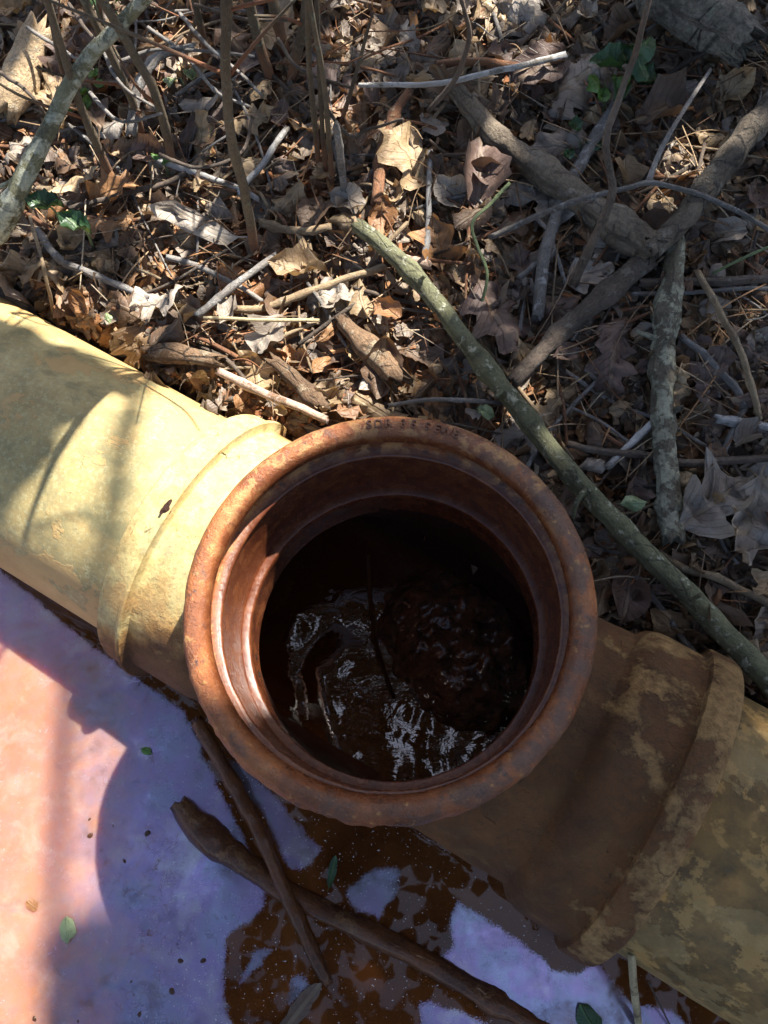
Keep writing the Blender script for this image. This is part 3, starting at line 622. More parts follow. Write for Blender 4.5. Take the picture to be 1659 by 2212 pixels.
# raised lettering on the rim
def glyph(ch, size):
    cu = bpy.data.curves.new('g', 'FONT'); cu.body = ch; cu.size = size; cu.extrude = 0.0009; cu.align_x = 'CENTER'; cu.align_y = 'CENTER'; cu.offset = 0.00012; cu.resolution_u = 3
    o = bpy.data.objects.new('g', cu); COL.objects.link(o)
    dg = bpy.context.evaluated_depsgraph_get(); me = bpy.data.meshes.new_from_object(o.evaluated_get(dg))
    bpy.data.objects.remove(o); return me
bm = bmesh.new()
for ch, ang in zip('SDR35SEWE', (95.6, 92.7, 89.6, 84.9, 81.6, 77.2, 74.2, 71.2, 68.0)):
    g = glyph(ch, 0.0082); th = R(ang) - PIPE_A
    g.transform(Matrix.Translation((0.1212*math.cos(th), 0.1212*math.sin(th), 0.0003)) @ Matrix.Rotation(th-R(90), 4, 'Z'))
    bm.from_mesh(g); bpy.data.meshes.remove(g)
t_ = NT('dark_raised_lettering'); M['letter'] = t_.fin(t_.ramp(t_.noise(t_.pos(), 160, 5), [(0.35, (0.06, 0.026, 0.018)), (0.7, (0.17, 0.065, 0.03))]), 0.45)
me = bpy.data.meshes.new('embossed_lettering'); bm.to_mesh(me); bm.free(); me.materials.append(M['letter'])
o = bpy.data.objects.new('embossed_lettering', me); COL.objects.link(o); o.parent = hub
tag(o, label='raised letters SDR 35 SEWE on the rim')

# pipes pushed into the hubs
for h0, h1, lab in ((-1.9, -0.150, 'yellow-green plastic sewer pipe running to the left, half in sunlight'), (0.165, 1.9, 'tan silt-covered sewer pipe running to the lower right, in shade')):
    prof = [(0.1095, h) for h in np.linspace(h0, h1, 40)] + [(0.1005, h1), (0.1005, h0), (0.1095, h0)]
    V, F, UV = lathe_data(prof, 96, 'x', rough=lambda th, i, r, h: 0.0005*mnoise.noise((math.cos(th)*2, math.sin(th)*2, h*8)))
    V = [(v[0], v[1], v[2]+AXZ) for v in V]
    o = mesh_obj('sewer_pipe', V, F, M['pvc'], None, True); o.matrix_world = TM; tag(o, lab, 'pipe', 'sewer pipes joined to the tee')
    md = o.modifiers.new('e', 'EDGE_SPLIT'); md.split_angle = R(40)

# water, silt and a twig inside the tee
V, F = [], []
n1, n2 = 130, 70
for j in range(n2+1):
    for i in range(n1+1):
        u = -0.19+0.38*i/n1; s = -0.0935+0.187*j/n2
        x = u*PD.x + s*PN.x + 0.0107; y = u*PD.y + s*PN.y
        z = WZ + 0.003 + 0.0026*mnoise.noise((x*15+1.6*mnoise.noise((x*11, y*11, 2)), y*15, 1.5)) + 0.0005*mnoise.noise((x*50+1.5*mnoise.noise((x*30, y*30, 4)), y*50, 6.5)) + 0.0005*math.sin(150*(x*0.9+y*0.35)+6*mnoise.noise((x*20, y*20, 8)))*max(0, mnoise.noise((x*11, y*11, 3))+0.2)
        V.append((x, y, z))
F = [(j*(n1+1)+i, j*(n1+1)+i+1, (j+1)*(n1+1)+i+1, (j+1)*(n1+1)+i) for j in range(n2) for i in range(n1)]
tag(mesh_obj('pipe_water', V, F, M['pipe_water']), kind='structure')
V, F = [], []
mc = at(1000, 1390, 0.0)
n1, n2 = 90, 80
for j in range(n2+1):
    for i in range(n1+1):
        x = mc.x-0.09+0.18*i/n1; y = mc.y-0.075+0.16*j/n2
        lx, ly = x-mc.x, y-mc.y
        d = ((lx+0.25*ly)/0.068)**2 + (ly/0.075)**2
        z = WZ - 0.02 + 0.060*math.exp(-d*d*0.8) + 0.009*mnoise.noise((x*40, y*40, 2)) + 0.0045*mnoise.noise((x*95, y*95, 6)) + 0.002*mnoise.noise((x*220, y*220, 9))
        V.append((x, y, z))
F = [(j*(n1+1)+i, j*(n1+1)+i+1, (j+1)*(n1+1)+i+1, (j+1)*(n1+1)+i) for j in range(n2) for i in range(n1)
     if abs((V[j*(n1+1)+i][0]-0.0107)*PN.x + V[j*(n1+1)+i][1]*PN.y) < 0.094]
tag(mesh_obj('sediment_mound', V, F, M['sediment']), 'dark wet mound of silt inside the tee opening', 'silt')
pts = [at(795, 1200, 0.06), at(800, 1300, 0.035), at(815, 1400, 0.012), at(852, 1510, -0.018)]
tag(tube('twig', pts, [0.0016, 0.002, 0.002, 0.0016], M['wet_stick'], sides=7), 'thin wet twig standing in the water inside the tee opening', 'twig')

# ================================================================== STICKS
def stick(name, label, cat, pts, r0, r1, mat, group=None, lift=None, side=None, **kw):
    """pts: (px, py[, height above the litter]); r in photo pixels at its own distance"""
    W = []
    n = len(pts)
    for i, p in enumerate(pts):
        rr = r0+(r1-r0)*i/(n-1)
        q = hit(p[0], p[1], 0.02)
        lf = (p[2] + 0.006) if len(p) > 2 else rpx(rr, q)*0.8 + (0.02 if lift is None else lift+0.008)
        W.append(hit(p[0], p[1], lf))
    rad = [rpx(r0+(r1-r0)*i/(n-1), W[i]) for i in range(n)]
    kw.setdefault('sides', 10 if max(r0, r1) > 12 else 7); kw.setdefault('wob', 0.45 if max(r0, r1) < 12 else 0.2); kw.setdefault('knots', 3); kw.setdefault('rough', 0.2)
    if not side:
        o = tube(name, W, rad, mat, **kw); tag(o, label, cat, group); return o
    e = empty(name, W[0]); tag(e, label, cat, group)
    inv = Matrix.Translation(-W[0])
    tube('stem', [inv @ p for p in W], rad, mat, e, **kw)
    for sp, s0, s1 in side:
        S = [hit(p[0], p[1], p[2] if len(p) > 2 else 0.02) for p in sp]
        sr = [rpx(s0+(s1-s0)*i/(len(S)-1), S[i]) for i in range(len(S))]
        tube('side_twig', [inv @ p for p in S], sr, mat, e, sides=6, rough=0.15)
    return e
G1 = 'fallen branches on the bank'
stick('fallen_branch', 'long straight green-grey stick lying diagonally behind the tee opening', 'stick', [(775, 488), (900, 600), (1085, 840), (1260, 1055), (1500, 1300), (1670, 1478), (1800, 1610)], 17, 27, M['green_bark'], G1, lift=0.022, sides=18, rough=0.16, wob=0.1, knots=6, n=22, side=[([(905, 606, 0.04), (918, 596, 0.05)], 6, 4), ([(1262, 1060, 0.045), (1246, 1085, 0.05), (1238, 1120, 0.04)], 7, 4), ([(1495, 1295, 0.05), (1512, 1285, 0.06)], 7, 5), ([(1085, 845, 0.045), (1070, 858, 0.05)], 6, 4)])
stick('fallen_branch', 'lichen-spotted upright-lying stick at the right, below the fork of logs', 'stick', [(1462, 515), (1445, 640), (1432, 770), (1432, 900), (1440, 1010), (1455, 1165)], 21, 24, M['lichen_bark'], G1, sides=16, rough=0.3, wob=0.15, knots=7, n=16, side=[([(1440, 740, 0.03), (1400, 725, 0.03), (1375, 715, 0.025)], 7, 5), ([(1445, 890, 0.03), (1475, 880, 0.035)], 9, 6)])
stick('log', 'thick brown cracked log piece lying above the right of the bank', 'log', [(983, 195), (1090, 312), (1230, 415), (1330, 490), (1412, 540)], 19, 38, M['brown_bark'], G1, sides=22, rough=0.22, wob=0.08, knots=4, n=18)
stick('fallen_branch', 'straight grey-brown branch entering from the right edge and meeting the log', 'stick', [(1720, 150), (1659, 235), (1560, 360), (1470, 480), (1400, 548)], 26, 23, M['brown_bark'], G1, lift=0.025, sides=18, rough=0.2, wob=0.08, knots=4, n=16)
stick('fallen_branch', 'smooth dark brown branch between the green stick and the log end', 'stick', [(1396, 560), (1290, 650), (1200, 730), (1105, 825)], 23, 16, M['dark_twig'], G1, sides=16, rough=0.2, wob=0.1, knots=3, n=14)
stick('log', 'deeply ridged grey log piece in the top right corner', 'log', [(1400, -60), (1470, 5), (1540, 50), (1612, 105)], 44, 44, M['rough_bark'], G1, sides=40, rough=0.25, n=20, lift=0.03)
stick('fallen_branch', 'leaning lichen-crusted branch crossing the top left corner', 'stick', [(360, -60, 0.2), (305, 5, 0.17), (240, 75, 0.15), (172, 150, 0.13), (110, 270, 0.11), (45, 400, 0.09), (-40, 560, 0.06)], 13, 21, M['lichen_pale'], G1, sides=14, rough=0.15, knots=5, n=8,
      side=[([(60, 360, 0.1), (20, 395, 0.08), (-20, 410, 0.07)], 8, 5)])
stick('bark_slab', 'curled slab of pale bark lying at the upper left edge', 'bark', [(85, 70), (55, 130), (15, 240)], 34, 26, M['tan_twig'], sides=16, rough=0.12, n=12, jag=1.2)
stick('rotten_log', 'short rotten log piece near the left pipe', 'log', [(322, 762), (400, 768), (476, 782)], 18, 16, M['rotten'], G1, sides=16, rough=0.14, n=14, jag=1.8)
stick('rotten_log', 'crumbling grey bark piece in the sunlit litter behind the opening', 'log', [(735, 688), (790, 745), (858, 818)], 15, 24, M['rotten'], G1, sides=16, rough=0.18, n=14, jag=1.8)
stick('rotten_log', 'crumbly pale wood piece touching the pinkish stick', 'log', [(590, 778), (640, 825), (700, 880)], 13, 18, M['rotten'], G1, sides=16, rough=0.18, n=14, jag=1.8)
stick('stick', 'peeled pinkish stick pointing at the top left of the rim', 'stick', [(470, 802, 0.035), (560, 845, 0.035), (705, 908, 0.03)], 9, 9, M['pink_twig'], sides=10)
stick('stick', 'bleached white stick lying across the top centre', 'stick', [(775, 183, 0.03), (900, 182, 0.03), (1000, 172, 0.035), (1110, 145, 0.035), (1222, 117, 0.03)], 5, 7, M['white_twig'], lift=0.03)
stick('stick', 'dark reddish stick just above the white stick', 'stick', [(940, 140), (1040, 130), (1120, 145), (1215, 128)], 9, 8, M['red_twig'], rough=0.2)
stick('stick', 'orange-brown stick with flaking bark in the upper middle', 'stick', [(885, 195), (850, 250), (828, 320), (812, 440)], 9, 13, M['red_twig'], rough=0.15, sides=12)
stick('stick', 'pale straight twig right of the flaking orange stick', 'stick', [(930, 325), (926, 430), (918, 565)], 6, 7, M['white_twig'])
stick('branched_twig', 'long forked grey twig arching over the brown log', 'twig', [(1060, 512, 0.03), (1130, 480, 0.04), (1230, 440, 0.06), (1330, 412, 0.07), (1400, 395, 0.06), (1480, 412, 0.05), (1570, 445, 0.04), (1680, 505, 0.03)], 6.5, 5.5, M['grey_twig'], rough=0.2,
      side=[([(1400, 395, 0.06), (1425, 330, 0.07), (1470, 250, 0.07), (1535, 150, 0.05)], 7, 4)])
stick('branched_twig', 'small dark kinked twig below the forked grey twig', 'twig', [(1120, 600), (1170, 565), (1195, 545), (1185, 500), (1160, 470)], 6, 5, M['grey_twig'], side=[([(1185, 500), (1205, 560), (1222, 612)], 5, 5)])
stick('stick', 'thin brown branch leaning up the right side across the log', 'stick', [(1240, 610, 0.02), (1290, 500, 0.07), (1322, 410, 0.10), (1310, 300, 0.13), (1360, 150, 0.16), (1395, 30, 0.20), (1410, -60, 0.22)], 10, 6, M['dark_twig'], rough=0.15)
stick('stick', 'thin dark twig hanging over the top centre', 'stick', [(925, 240, 0.03), (985, 165, 0.06), (1012, 90, 0.1), (1005, 30, 0.13), (985, -40, 0.16)], 6, 5, M['dark_twig'], rough=0.15)
stick('stick', 'grey weathered stick lying left of the dark brown branch', 'stick', [(1330, 225), (1250, 360), (1200, 470), (1175, 560), (1160, 690)], 12, 14, M['grey_twig'], rough=0.2)
stick('stick', 'curved grey twig touching the top of the rim', 'twig', [(842, 876, 0.025), (940, 863, 0.03), (1090, 870, 0.02)], 5, 5, M['grey_twig'])
stick('stick', 'tan jointed twig at the right edge beside the lichen stick', 'twig', [(1508, 588, 0.02), (1560, 680, 0.03), (1610, 790, 0.03), (1640, 905, 0.02)], 8, 7, M['tan_twig'])
stick('branched_twig', 'pale forked twig right of the lichen stick', 'twig', [(1470, 725), (1540, 785), (1590, 840), (1608, 880)], 7, 9, M['grey_twig'], side=[([(1608, 880), (1570, 960), (1555, 1010)], 8, 6)])
stick('stick', 'long dark stick running off the right edge', 'stick', [(1380, 610), (1470, 607), (1570, 610), (1690, 600)], 10, 9, M['dark_twig'])
stick('stick', 'thin pale twig just under the long dark stick', 'twig', [(1365, 635), (1480, 633), (1580, 624), (1690, 622)], 5, 5, M['grey_twig'])
stick('stick', 'broken white twig end at the right edge', 'twig', [(1545, 905), (1600, 912), (1690, 925)], 10, 9, M['white_twig'])
stick('stick', 'tan twig slanting to the right edge below the lichen stick', 'twig', [(1425, 1195), (1490, 1232), (1560, 1252), (1690, 1320)], 8, 9, M['tan_twig'])
stick('stick', 'thin grey twig between the right hub and the green stick', 'twig', [(1375, 1245), (1440, 1330), (1505, 1415), (1650, 1545)], 7, 6, M['grey_twig'])
stick('stick', 'dark wavy twig crossing under the green stick', 'twig', [(1225, 960), (1300, 975), (1400, 985), (1500, 1000), (1690, 985)], 8, 9, M['dark_twig'])
stick('stick', 'pale splintered twig touching the lichen stick', 'twig', [(1310, 1010), (1360, 960), (1412, 912)], 7, 8, M['white_twig'], rough=0.3)
stick('stick', 'grey straight twig lying in the shade above the left pipe', 'twig', [(425, 683, 0.03), (500, 622, 0.03), (598, 550, 0.025)], 8, 8, M['grey_twig'])
stick('stick', 'grey twig with a forked tip left of the saplings', 'twig', [(360, 555), (440, 580), (520, 620), (565, 650)], 7, 5, M['grey_twig'])
stick('stick', 'brown twig curving in the litter above the left pipe', 'twig', [(80, 500), (130, 560), (220, 600), (320, 645)], 9, 7, M['grey_twig'])
stick('stick', 'curved brown stick lying across the sunny middle', 'stick', [(470, 668), (560, 665), (640, 640), (720, 610), (830, 575)], 9, 8, M['tan_twig'])
stick('stick', 'straight tan straw stem lying above the left hub', 'twig', [(440, 686, 0.03), (560, 690, 0.03), (690, 692, 0.02)], 4, 4, M['straw'])
stick('stick', 'tan stem slanting down to the left pipe', 'twig', [(65, 470, 0.03), (95, 580, 0.04), (118, 690, 0.02)], 4, 4, M['tan_twig'])
stick('stick', 'short brown twig ending at the left pipe', 'twig', [(100, 680), (150, 715), (192, 745)], 6, 5, M['tan_twig'])
stick('stick', 'pale twig under the saplings, slanting down to the right', 'stick', [(340, 345), (430, 375), (500, 400), (560, 430)], 7, 6, M['white_twig'])
stick('stick', 'pale twig slanting up to the right beside the red clay', 'stick', [(515, 420), (570, 350), (620, 275)], 7, 6, M['white_twig'])
stick('stick', 'twisted grey dead root between the saplings at left', 'stick', [(285, 290, 0.03), (295, 200, 0.05), (340, 125, 0.06), (420, 100, 0.05)], 13, 8, M['grey_twig'], rough=0.3)
stick('stick', 'pale twig crossing from the left edge toward the saplings', 'stick', [(150, 450), (260, 420), (370, 390), (450, 330)], 6, 6, M['dark_twig'])
stick('stick', 'tan broken stick end beside the pale curled leaf', 'stick', [(560, 482), (650, 498), (715, 492)], 9, 8, M['tan_twig'])
stick('stick', 'tan broken stick crossing the shaded leaves right of the sunny middle', 'stick', [(830, 530), (880, 560), (930, 572)], 8, 9, M['pink_twig'])
stick('green_vine', 'thin curling green vine right of the sunny middle', 'vine', [(1102, 395, 0.05), (1060, 440, 0.04), (1022, 480, 0.04), (1030, 530, 0.04), (1052, 590, 0.04), (1038, 665, 0.02)], 4, 3.5, M['green_stem'], rough=0.02, jag=0.2)
stick('green_vine', 'thin green stem at the right edge above the dark stick', 'vine', [(1540, 590, 0.02), (1600, 560, 0.04), (1690, 520, 0.05)], 3, 3, M['green_stem'], rough=0.02, jag=0.2)

LAND = [(800, 520, 'top end of the green stick'), (960, 690, 'upper long green stick'), (1130, 890, 'middle long green stick'), (1330, 1130, 'lower long green stick'), (1540, 1350, 'lowest stretch of the green stick'),
        (1440, 700, 'lichen-spotted stick'), (1445, 1000, 'lichen-spotted stick foot'), (1030, 250, 'upper end of the brown log'), (1220, 420, 'middle of the brown log'), (1390, 525, 'lower end of the brown log'), (1560, 360, 'grey-brown branch at right edge'),
        (1290, 650, 'dark brown branch'), (1150, 790, 'dark brown branch tip'), (1550, 60, 'ridged log in the corner'), (150, 190, 'lichen-crusted branch'), (50, 400, 'lichen-crusted branch foot'), (60, 130, 'curled bark slab'),
        (400, 770, 'rotten log piece'), (795, 750, 'crumbling bark piece'), (580, 850, 'peeled pinkish stick'), (850, 182, 'left end of the white stick'), (1120, 140, 'right end of the white stick'), (820, 380, 'flaking orange stick'),
        (925, 450, 'pale straight twig'), (1200, 455, 'forked grey twig start'), (1560, 440, 'forked grey twig end'), (1460, 270, 'forked grey twig tip'), (1335, 240, 'dark green seedling'), (1060, 440, 'curling green vine'),
        (960, 865, 'curved twig on the rim'), (1570, 690, 'tan jointed twig'), (1560, 810, 'pale forked twig'), (1560, 610, 'dark stick at right edge'), (1610, 915, 'broken white twig'), (1540, 1245, 'tan twig at the right edge'), (1420, 1310, 'grey twig by right hub'),
        (1500, 1000, 'dark wavy twig'), (510, 615, 'grey straight twig'), (200, 590, 'brown twig above the left pipe'), (650, 640, 'curved stick in the sun'), (100, 600, 'tan stem above the left pipe'), (540, 500, 'foot of the tallest sapling'), (490, 200, 'top of the tallest sapling'),
        (600, 180, 'clay-footed saplings'), (370, 350, 'front brown sapling'), (300, 270, 'sapling that leans left'), (250, 400, 'reddish sapling'), (705, 330, 'trio of thin stems'), (748, 420, 'broken grey stem'), (430, 60, 'slender grey stem at the top'), (280, 60, 'thin pale stem at the top left'),
        (920, 60, 'hanging dark twig'), (1390, 60, 'thin leaning branch'), (310, 180, 'twisted dead root'), (570, 350, 'pale twig by the red clay'), (80, 545, 'left edge above the pipe'), (1610, 230, 'right edge in the upper shade')]
def near(px, py):
    lm = min(LAND, key=lambda l: (l[0]-px)**2+(l[1]-py)**2); dx, dy = px-lm[0], py-lm[1]
    return ('just ' if dx*dx+dy*dy < 52**2 else '') + (('left of' if dx < 0 else 'right of') if abs(dx) > abs(dy) else ('above' if dy < 0 else 'below')) + ' the ' + lm[2]
tangle = [([(150, 10), (210, 90), (290, 105)], 'thin vine looping from the top edge over the lichen branch'), ([(215, 90), (260, 180), (345, 240)], 'thin arching stem crossing right of the lichen branch'),
          ([(390, 30), (440, 90), (520, 160), (565, 205)], 'thin straight stem slanting down through the saplings'), ([(240, 140), (330, 108), (450, 110), (550, 122)], 'thin level stem across the upper saplings'),
          ([(345, 335), (430, 362), (520, 330), (545, 255)], 'curved grey-green stem bowing between the saplings'), ([(195, 200), (260, 262), (350, 245)], 'thin drooping stem left of the saplings'),
          ([(690, 215), (755, 292), (795, 280), (870, 258)], 'thin sprawling vine left of the flaking orange stick'), ([(-10, 150), (60, 200), (110, 265)], 'thin stem at the left edge below the bark slab'),
          ([(600, 85), (650, 150), (760, 190)], 'thin stem arching toward the white stick'), ([(320, 60), (400, 120), (470, 200), (540, 230)], 'thin dark stem sloping behind the tallest sapling'),
          ([(60, 60), (140, 110), (200, 150)], 'thin stem crossing behind the lichen branch at top left'), ([(420, 10), (520, 40), (620, 45)], 'thin stem level along the top edge')]
for tp, lab in tangle:
    stick('thin_vine', lab, 'vine', [(a, b, 0.05+0.05*math.sin(1.7*i+a)**2) for i, (a, b) in enumerate(tp)], 4.5, 3, M['grey_twig'] if len(lab) % 2 else M['dark_twig'], 'thin stems tangled among the saplings', n=10)

# random thin twigs and straws scattered over the litter
def bank_ok(px, py, m=0.0):
    q = hit(px, py, 0.01)
    return q.x*PN.x + q.y*PN.y > 0.122+m, q
n = 0
kinds = [('grey_twig', 'grey twig'), ('tan_twig', 'tan twig'), ('dark_twig', 'dark twig'), ('red_twig', 'reddish twig')]
while n < 190:
    px, py = rng.uniform(-40, 1700), rng.uniform(-40, 1450)
    ok, q = bank_ok(px, py, 0.02)
    if not ok: continue
    an = rng.uniform(0, 6.28); L = rng.uniform(0.02, 0.075); dv = Vector((math.cos(an), math.sin(an), 0)); bend = Vector((-dv.y, dv.x, 0))*rng.uniform(-0.12, 0.12)*L
    P = []
    for k in (-1, -0.3, 0.35, 1):
        c = Vector((q.x, q.y, 0)) + dv*L*k + bend*(1-k*k)
        c.z = gz(c.x, c.y) + rng.uniform(0.012, 0.024); P.append(c)
    if any(c.x*PN.x + c.y*PN.y < 0.13 for c in P): continue
    r = rng.uniform(0.0007, 0.0022); k = kinds[n % 4]
    o = tube('twig', P, [r, r*1.05, r*0.95, r*0.8], M[k[0]], sides=6, n=4, rough=0.2)
    tag(o, '%s %s lying %s' % ('short' if L < 0.04 else 'long thin', k[1], near(px, py)), 'twig', 'thin twigs scattered over the leaf litter'); n += 1

# ================================================================== SAPLINGS
GS = 'sapling stems rising from the bank'
def sapling(label, base, pix, r0, r1, lean=0.0, ext=0.35, twigs=0, mat='sapling'):
    """base pixel on the ground; further pixels are met in the upright plane through the base"""
    b = hit(*base, -0.01); W = [b]
    for i, p in enumerate(pix):
        W.append(on_y(p[0], p[1], b.y + lean*(i+1)))
    d = (W[-1]-W[-2]).normalized(); W.append(W[-1] + d*ext*0.5); W.append(W[-1] + (d+Vector((0.1, 0, 0.1))).normalized()*ext*0.5)
    n = len(W)
    rr = [0.82*rpx(r0+(r1-r0)*min(1, i/(n-2)), b) for i in range(n)]; rr[-1] *= 0.6
    e = empty('sapling', b); tag(e, label, 'sapling', GS); inv = Matrix.Translation(-b)
    tube('stem', [inv @ p for p in W], rr, M[mat], e, sides=10, n=8, rough=0.07, wob=0.12, knots=3)
    r = random.Random(int(base[0]*7+base[1]))
    for k in range(twigs):
        i = r.randint(1, n-2); p = W[i].lerp(W[i+1], r.random()); an = r.uniform(0, 6.28)
        d = Vector((math.cos(an), math.sin(an)*0.5, r.uniform(0.2, 0.9))).normalized(); L = r.uniform(0.05, 0.16)
        m = p + d*L*0.5 + Vector((r.uniform(-1, 1), r.uniform(-1, 1), r.uniform(-0.3, 1)))*0.012
        q = p + d*L + Vector((0, 0, 0.02))
        tube('side_twig', [inv @ p, inv @ m, inv @ q], [rr[i]*0.4, rr[i]*0.33, rr[i]*0.2], M[mat], e, sides=6, n=5, rough=0.1, wob=0.2)
sapling('tallest bare sapling stem, rising from the sunlit litter above the left hub', (556, 578), [(530, 420), (500, 300), (487, 150), (489, 20)], 12, 9, twigs=4)
sapling('leaning sapling stem left of the two clay-footed stems', (600, 208), [(578, 150), (556, 80), (540, 10)], 14, 12, twigs=2)
sapling('clay-footed sapling stem beside the top centre', (622, 150), [(610, 90), (590, 10)], 14, 12, twigs=2)
sapling('dark sapling stem right of the clay-footed stems', (622, 210), [(636, 140), (655, 60), (662, 0)], 13, 11, twigs=3)
sapling('short red-footed sapling stem near the top left of centre', (462, 170), [(445, 110), (425, 20)], 11, 8, twigs=2)
sapling('brown sapling stem standing in front of the pale twig', (377, 395), [(360, 290), (330, 190), (285, 110)], 12, 9, twigs=3)
sapling('sapling stem left of the front brown one, leaning left', (312, 335), [(300, 270), (285, 215), (250, 140)], 11, 9, twigs=2)
sapling('reddish sapling stem leaning left at the left side', (264, 428), [(235, 370), (195, 280), (160, 190), (120, 60)], 12, 7, twigs=3)
sapling('thin upright stem, left one of the close trio', (692, 392), [(680, 270), (668, 140), (664, 10)], 7, 6, twigs=2)
sapling('thin upright stem, middle one of the close trio', (708, 405), [(697, 290), (690, 150), (684, 10)], 6, 5, twigs=2)
sapling('thin upright stem, right one of the close trio', (722, 425), [(712, 320), (700, 180), (672, 20)], 7, 5, twigs=3)
sapling('broken grey stem with a knobby top right of the trio', (748, 455), [(738, 360), (728, 285)], 9, 9, ext=0.01, mat='grey_twig')
sapling('thin stem crossing in front of the leaning lichen branch', (175, 250), [(140, 170), (120, 90), (100, -10)], 7, 5, twigs=3)
sapling('thin pale stem at the top left', (250, 180), [(230, 110), (215, 20)], 6, 5, twigs=3)
sapling('slender grey stem at the top between the saplings', (395, 150), [(410, 80), (440, 0)], 6, 5, twigs=4)
sapling('slender bent stem left of the white stick', (725, 300), [(760, 190), (793, 70)], 6, 3, ext=0.02, twigs=1)

# ================================================================== LEAVES
def leaf_proto(kind, seed):
    r = random.Random(seed)
    rows = {'oak': 17, 'oval': 10, 'narrow': 10, 'maple': 17, 'frag': 7}[kind]; cols = 7
    cup = r.uniform(-1.6, 2.2); bend = r.uniform(-2.4, 2.8); tw = r.uniform(-1.6, 1.6); cr = r.uniform(0.08, 0.20)
    if kind == 'narrow': cup *= 0.7
    V, UV, F = [], [], []
    for i in range(rows):
        t = i/(rows-1)
        if kind == 'oval': wd = 0.30*math.sin(math.pi*min(1, t*0.98+0.02))**0.75
        elif kind == 'narrow': wd = 0.12*math.sin(math.pi*t)**0.6
        elif kind == 'oak': wd = 0.30*math.sin(math.pi*t**0.8)**0.8*(0.70+0.30*math.cos(t*2*math.pi*3.6+0.5+seed*0.3)) + 0.03*math.sin(math.pi*t)
        elif kind == 'maple': wd = 0.40*math.sin(math.pi*t**0.65)**0.7*(0.72+0.28*math.cos(t*2*math.pi*2.4+0.3+seed*0.2)) + 0.03*math.sin(math.pi*t)
        else: wd = 0.34*(math.sin(math.pi*(0.12+0.76*t)))*(1+0.4*mnoise.noise((t*5, seed, 0)))
        wd = max(wd, 0.004)
        asym = 1+0.12*mnoise.noise((t*3, seed*1.3, 2))
        for j in range(cols):
            u = -1+2*j/(cols-1)
            x = u*wd*(asym if u > 0 else 2-asym); y = t-0.5
            if kind == 'frag': y += 0.18*mnoise.noise((u*2, seed*2.1, t*2))*(1 if t > 0.5 else 0.6)
            if abs(u) > 0.99: x *= 1+0.4*mnoise.noise((t*16, seed, u))
            UV.append((x, y+0.5))
            # lobes lag forward
            if kind in ('oak', 'maple'): y += 0.10*abs(u)*wd/0.3
            z = cup*x*x*2.2 + 0.06*abs(x)
            z += cr*(mnoise.noise((x*6+seed, y*6, 1)) + 0.5*mnoise.noise((x*14, y*14+seed, 5)))
            V.append(Vector((x, y, z)))
    # bend along the length and twist
    out = []
    for v in V:
        a = bend*v.y*1.1; q = Vector((v.x, v.y, v.z))
        if abs(bend) > 0.05:
            rad = 1/(bend*1.1); q = Vector((v.x, (rad-v.z)*math.sin(a), rad-(rad-v.z)*math.cos(a)))
        q = Matrix.Rotation(tw*v.y, 3, 'Y') @ q
        out.append(q)
    for i in range(rows-1):
        for j in range(cols-1):
            a = i*cols+j; F.append((a, a+1, a+cols+1, a+cols))
    # stalk
    if kind != 'frag':
        b = out[cols//2]; k = len(out); d = (out[cols//2]-out[cols+cols//2]).normalized()
        for (s_, w_) in ((0, 0.009), (0.07, 0.007), (0.16, 0.006)):
            for sx in (-1, 1): out.append(b + d*s_ + Vector((sx*w_, 0, 0.004+0.02*math.sin(s_*20+seed)))); UV.append((0.0, 0.0))
        F += [(k, k+1, k+3, k+2), (k+2, k+3, k+5, k+4)]
    return [tuple(v) for v in out], F, UV
PROT = {}
for kind, cnt in (('oak', 9), ('oval', 9), ('narrow', 3), ('maple', 6), ('frag', 8)):
    PROT[kind] = [leaf_proto(kind, 11*i+len(kind)*3+1) for i in range(cnt)]
KW = [('oak', 0.19), ('oval', 0.24), ('narrow', 0.08), ('maple', 0.12), ('frag', 0.37)]
def pick_kind(r):
    x = r.random(); s = 0
    for k, w_ in KW:
        s += w_
        if x < s: return k
    return 'frag'
SIZE = {'oak': (0.036, 0.068), 'oval': (0.026, 0.052), 'narrow': (0.034, 0.060), 'maple': (0.034, 0.058), 'frag': (0.014, 0.036)}
def leaf_matrix(x, y, lift, r, size, tilt=0.5):
    e = 0.01
    nx = -(gz(x+e, y)-gz(x-e, y))/(2*e); ny = -(gz(x, y+e)-gz(x, y-e))/(2*e)
    nrm = (Vector((nx, ny, 1)).normalized() + Vector((r.gauss(0, tilt*0.5), r.gauss(0, tilt*0.5), 0))).normalized()
    q = Vector((0, 0, 1)).rotation_difference(nrm).to_matrix().to_4x4()
    flip = Matrix.Rotation(math.pi if r.random() < 0.4 else 0, 4, 'Y')
    return Matrix.Translation((x, y, gz(x, y)+lift)) @ q @ Matrix.Rotation(r.uniform(0, 6.283), 4, 'Z') @ flip @ Matrix.Scale(size, 4)

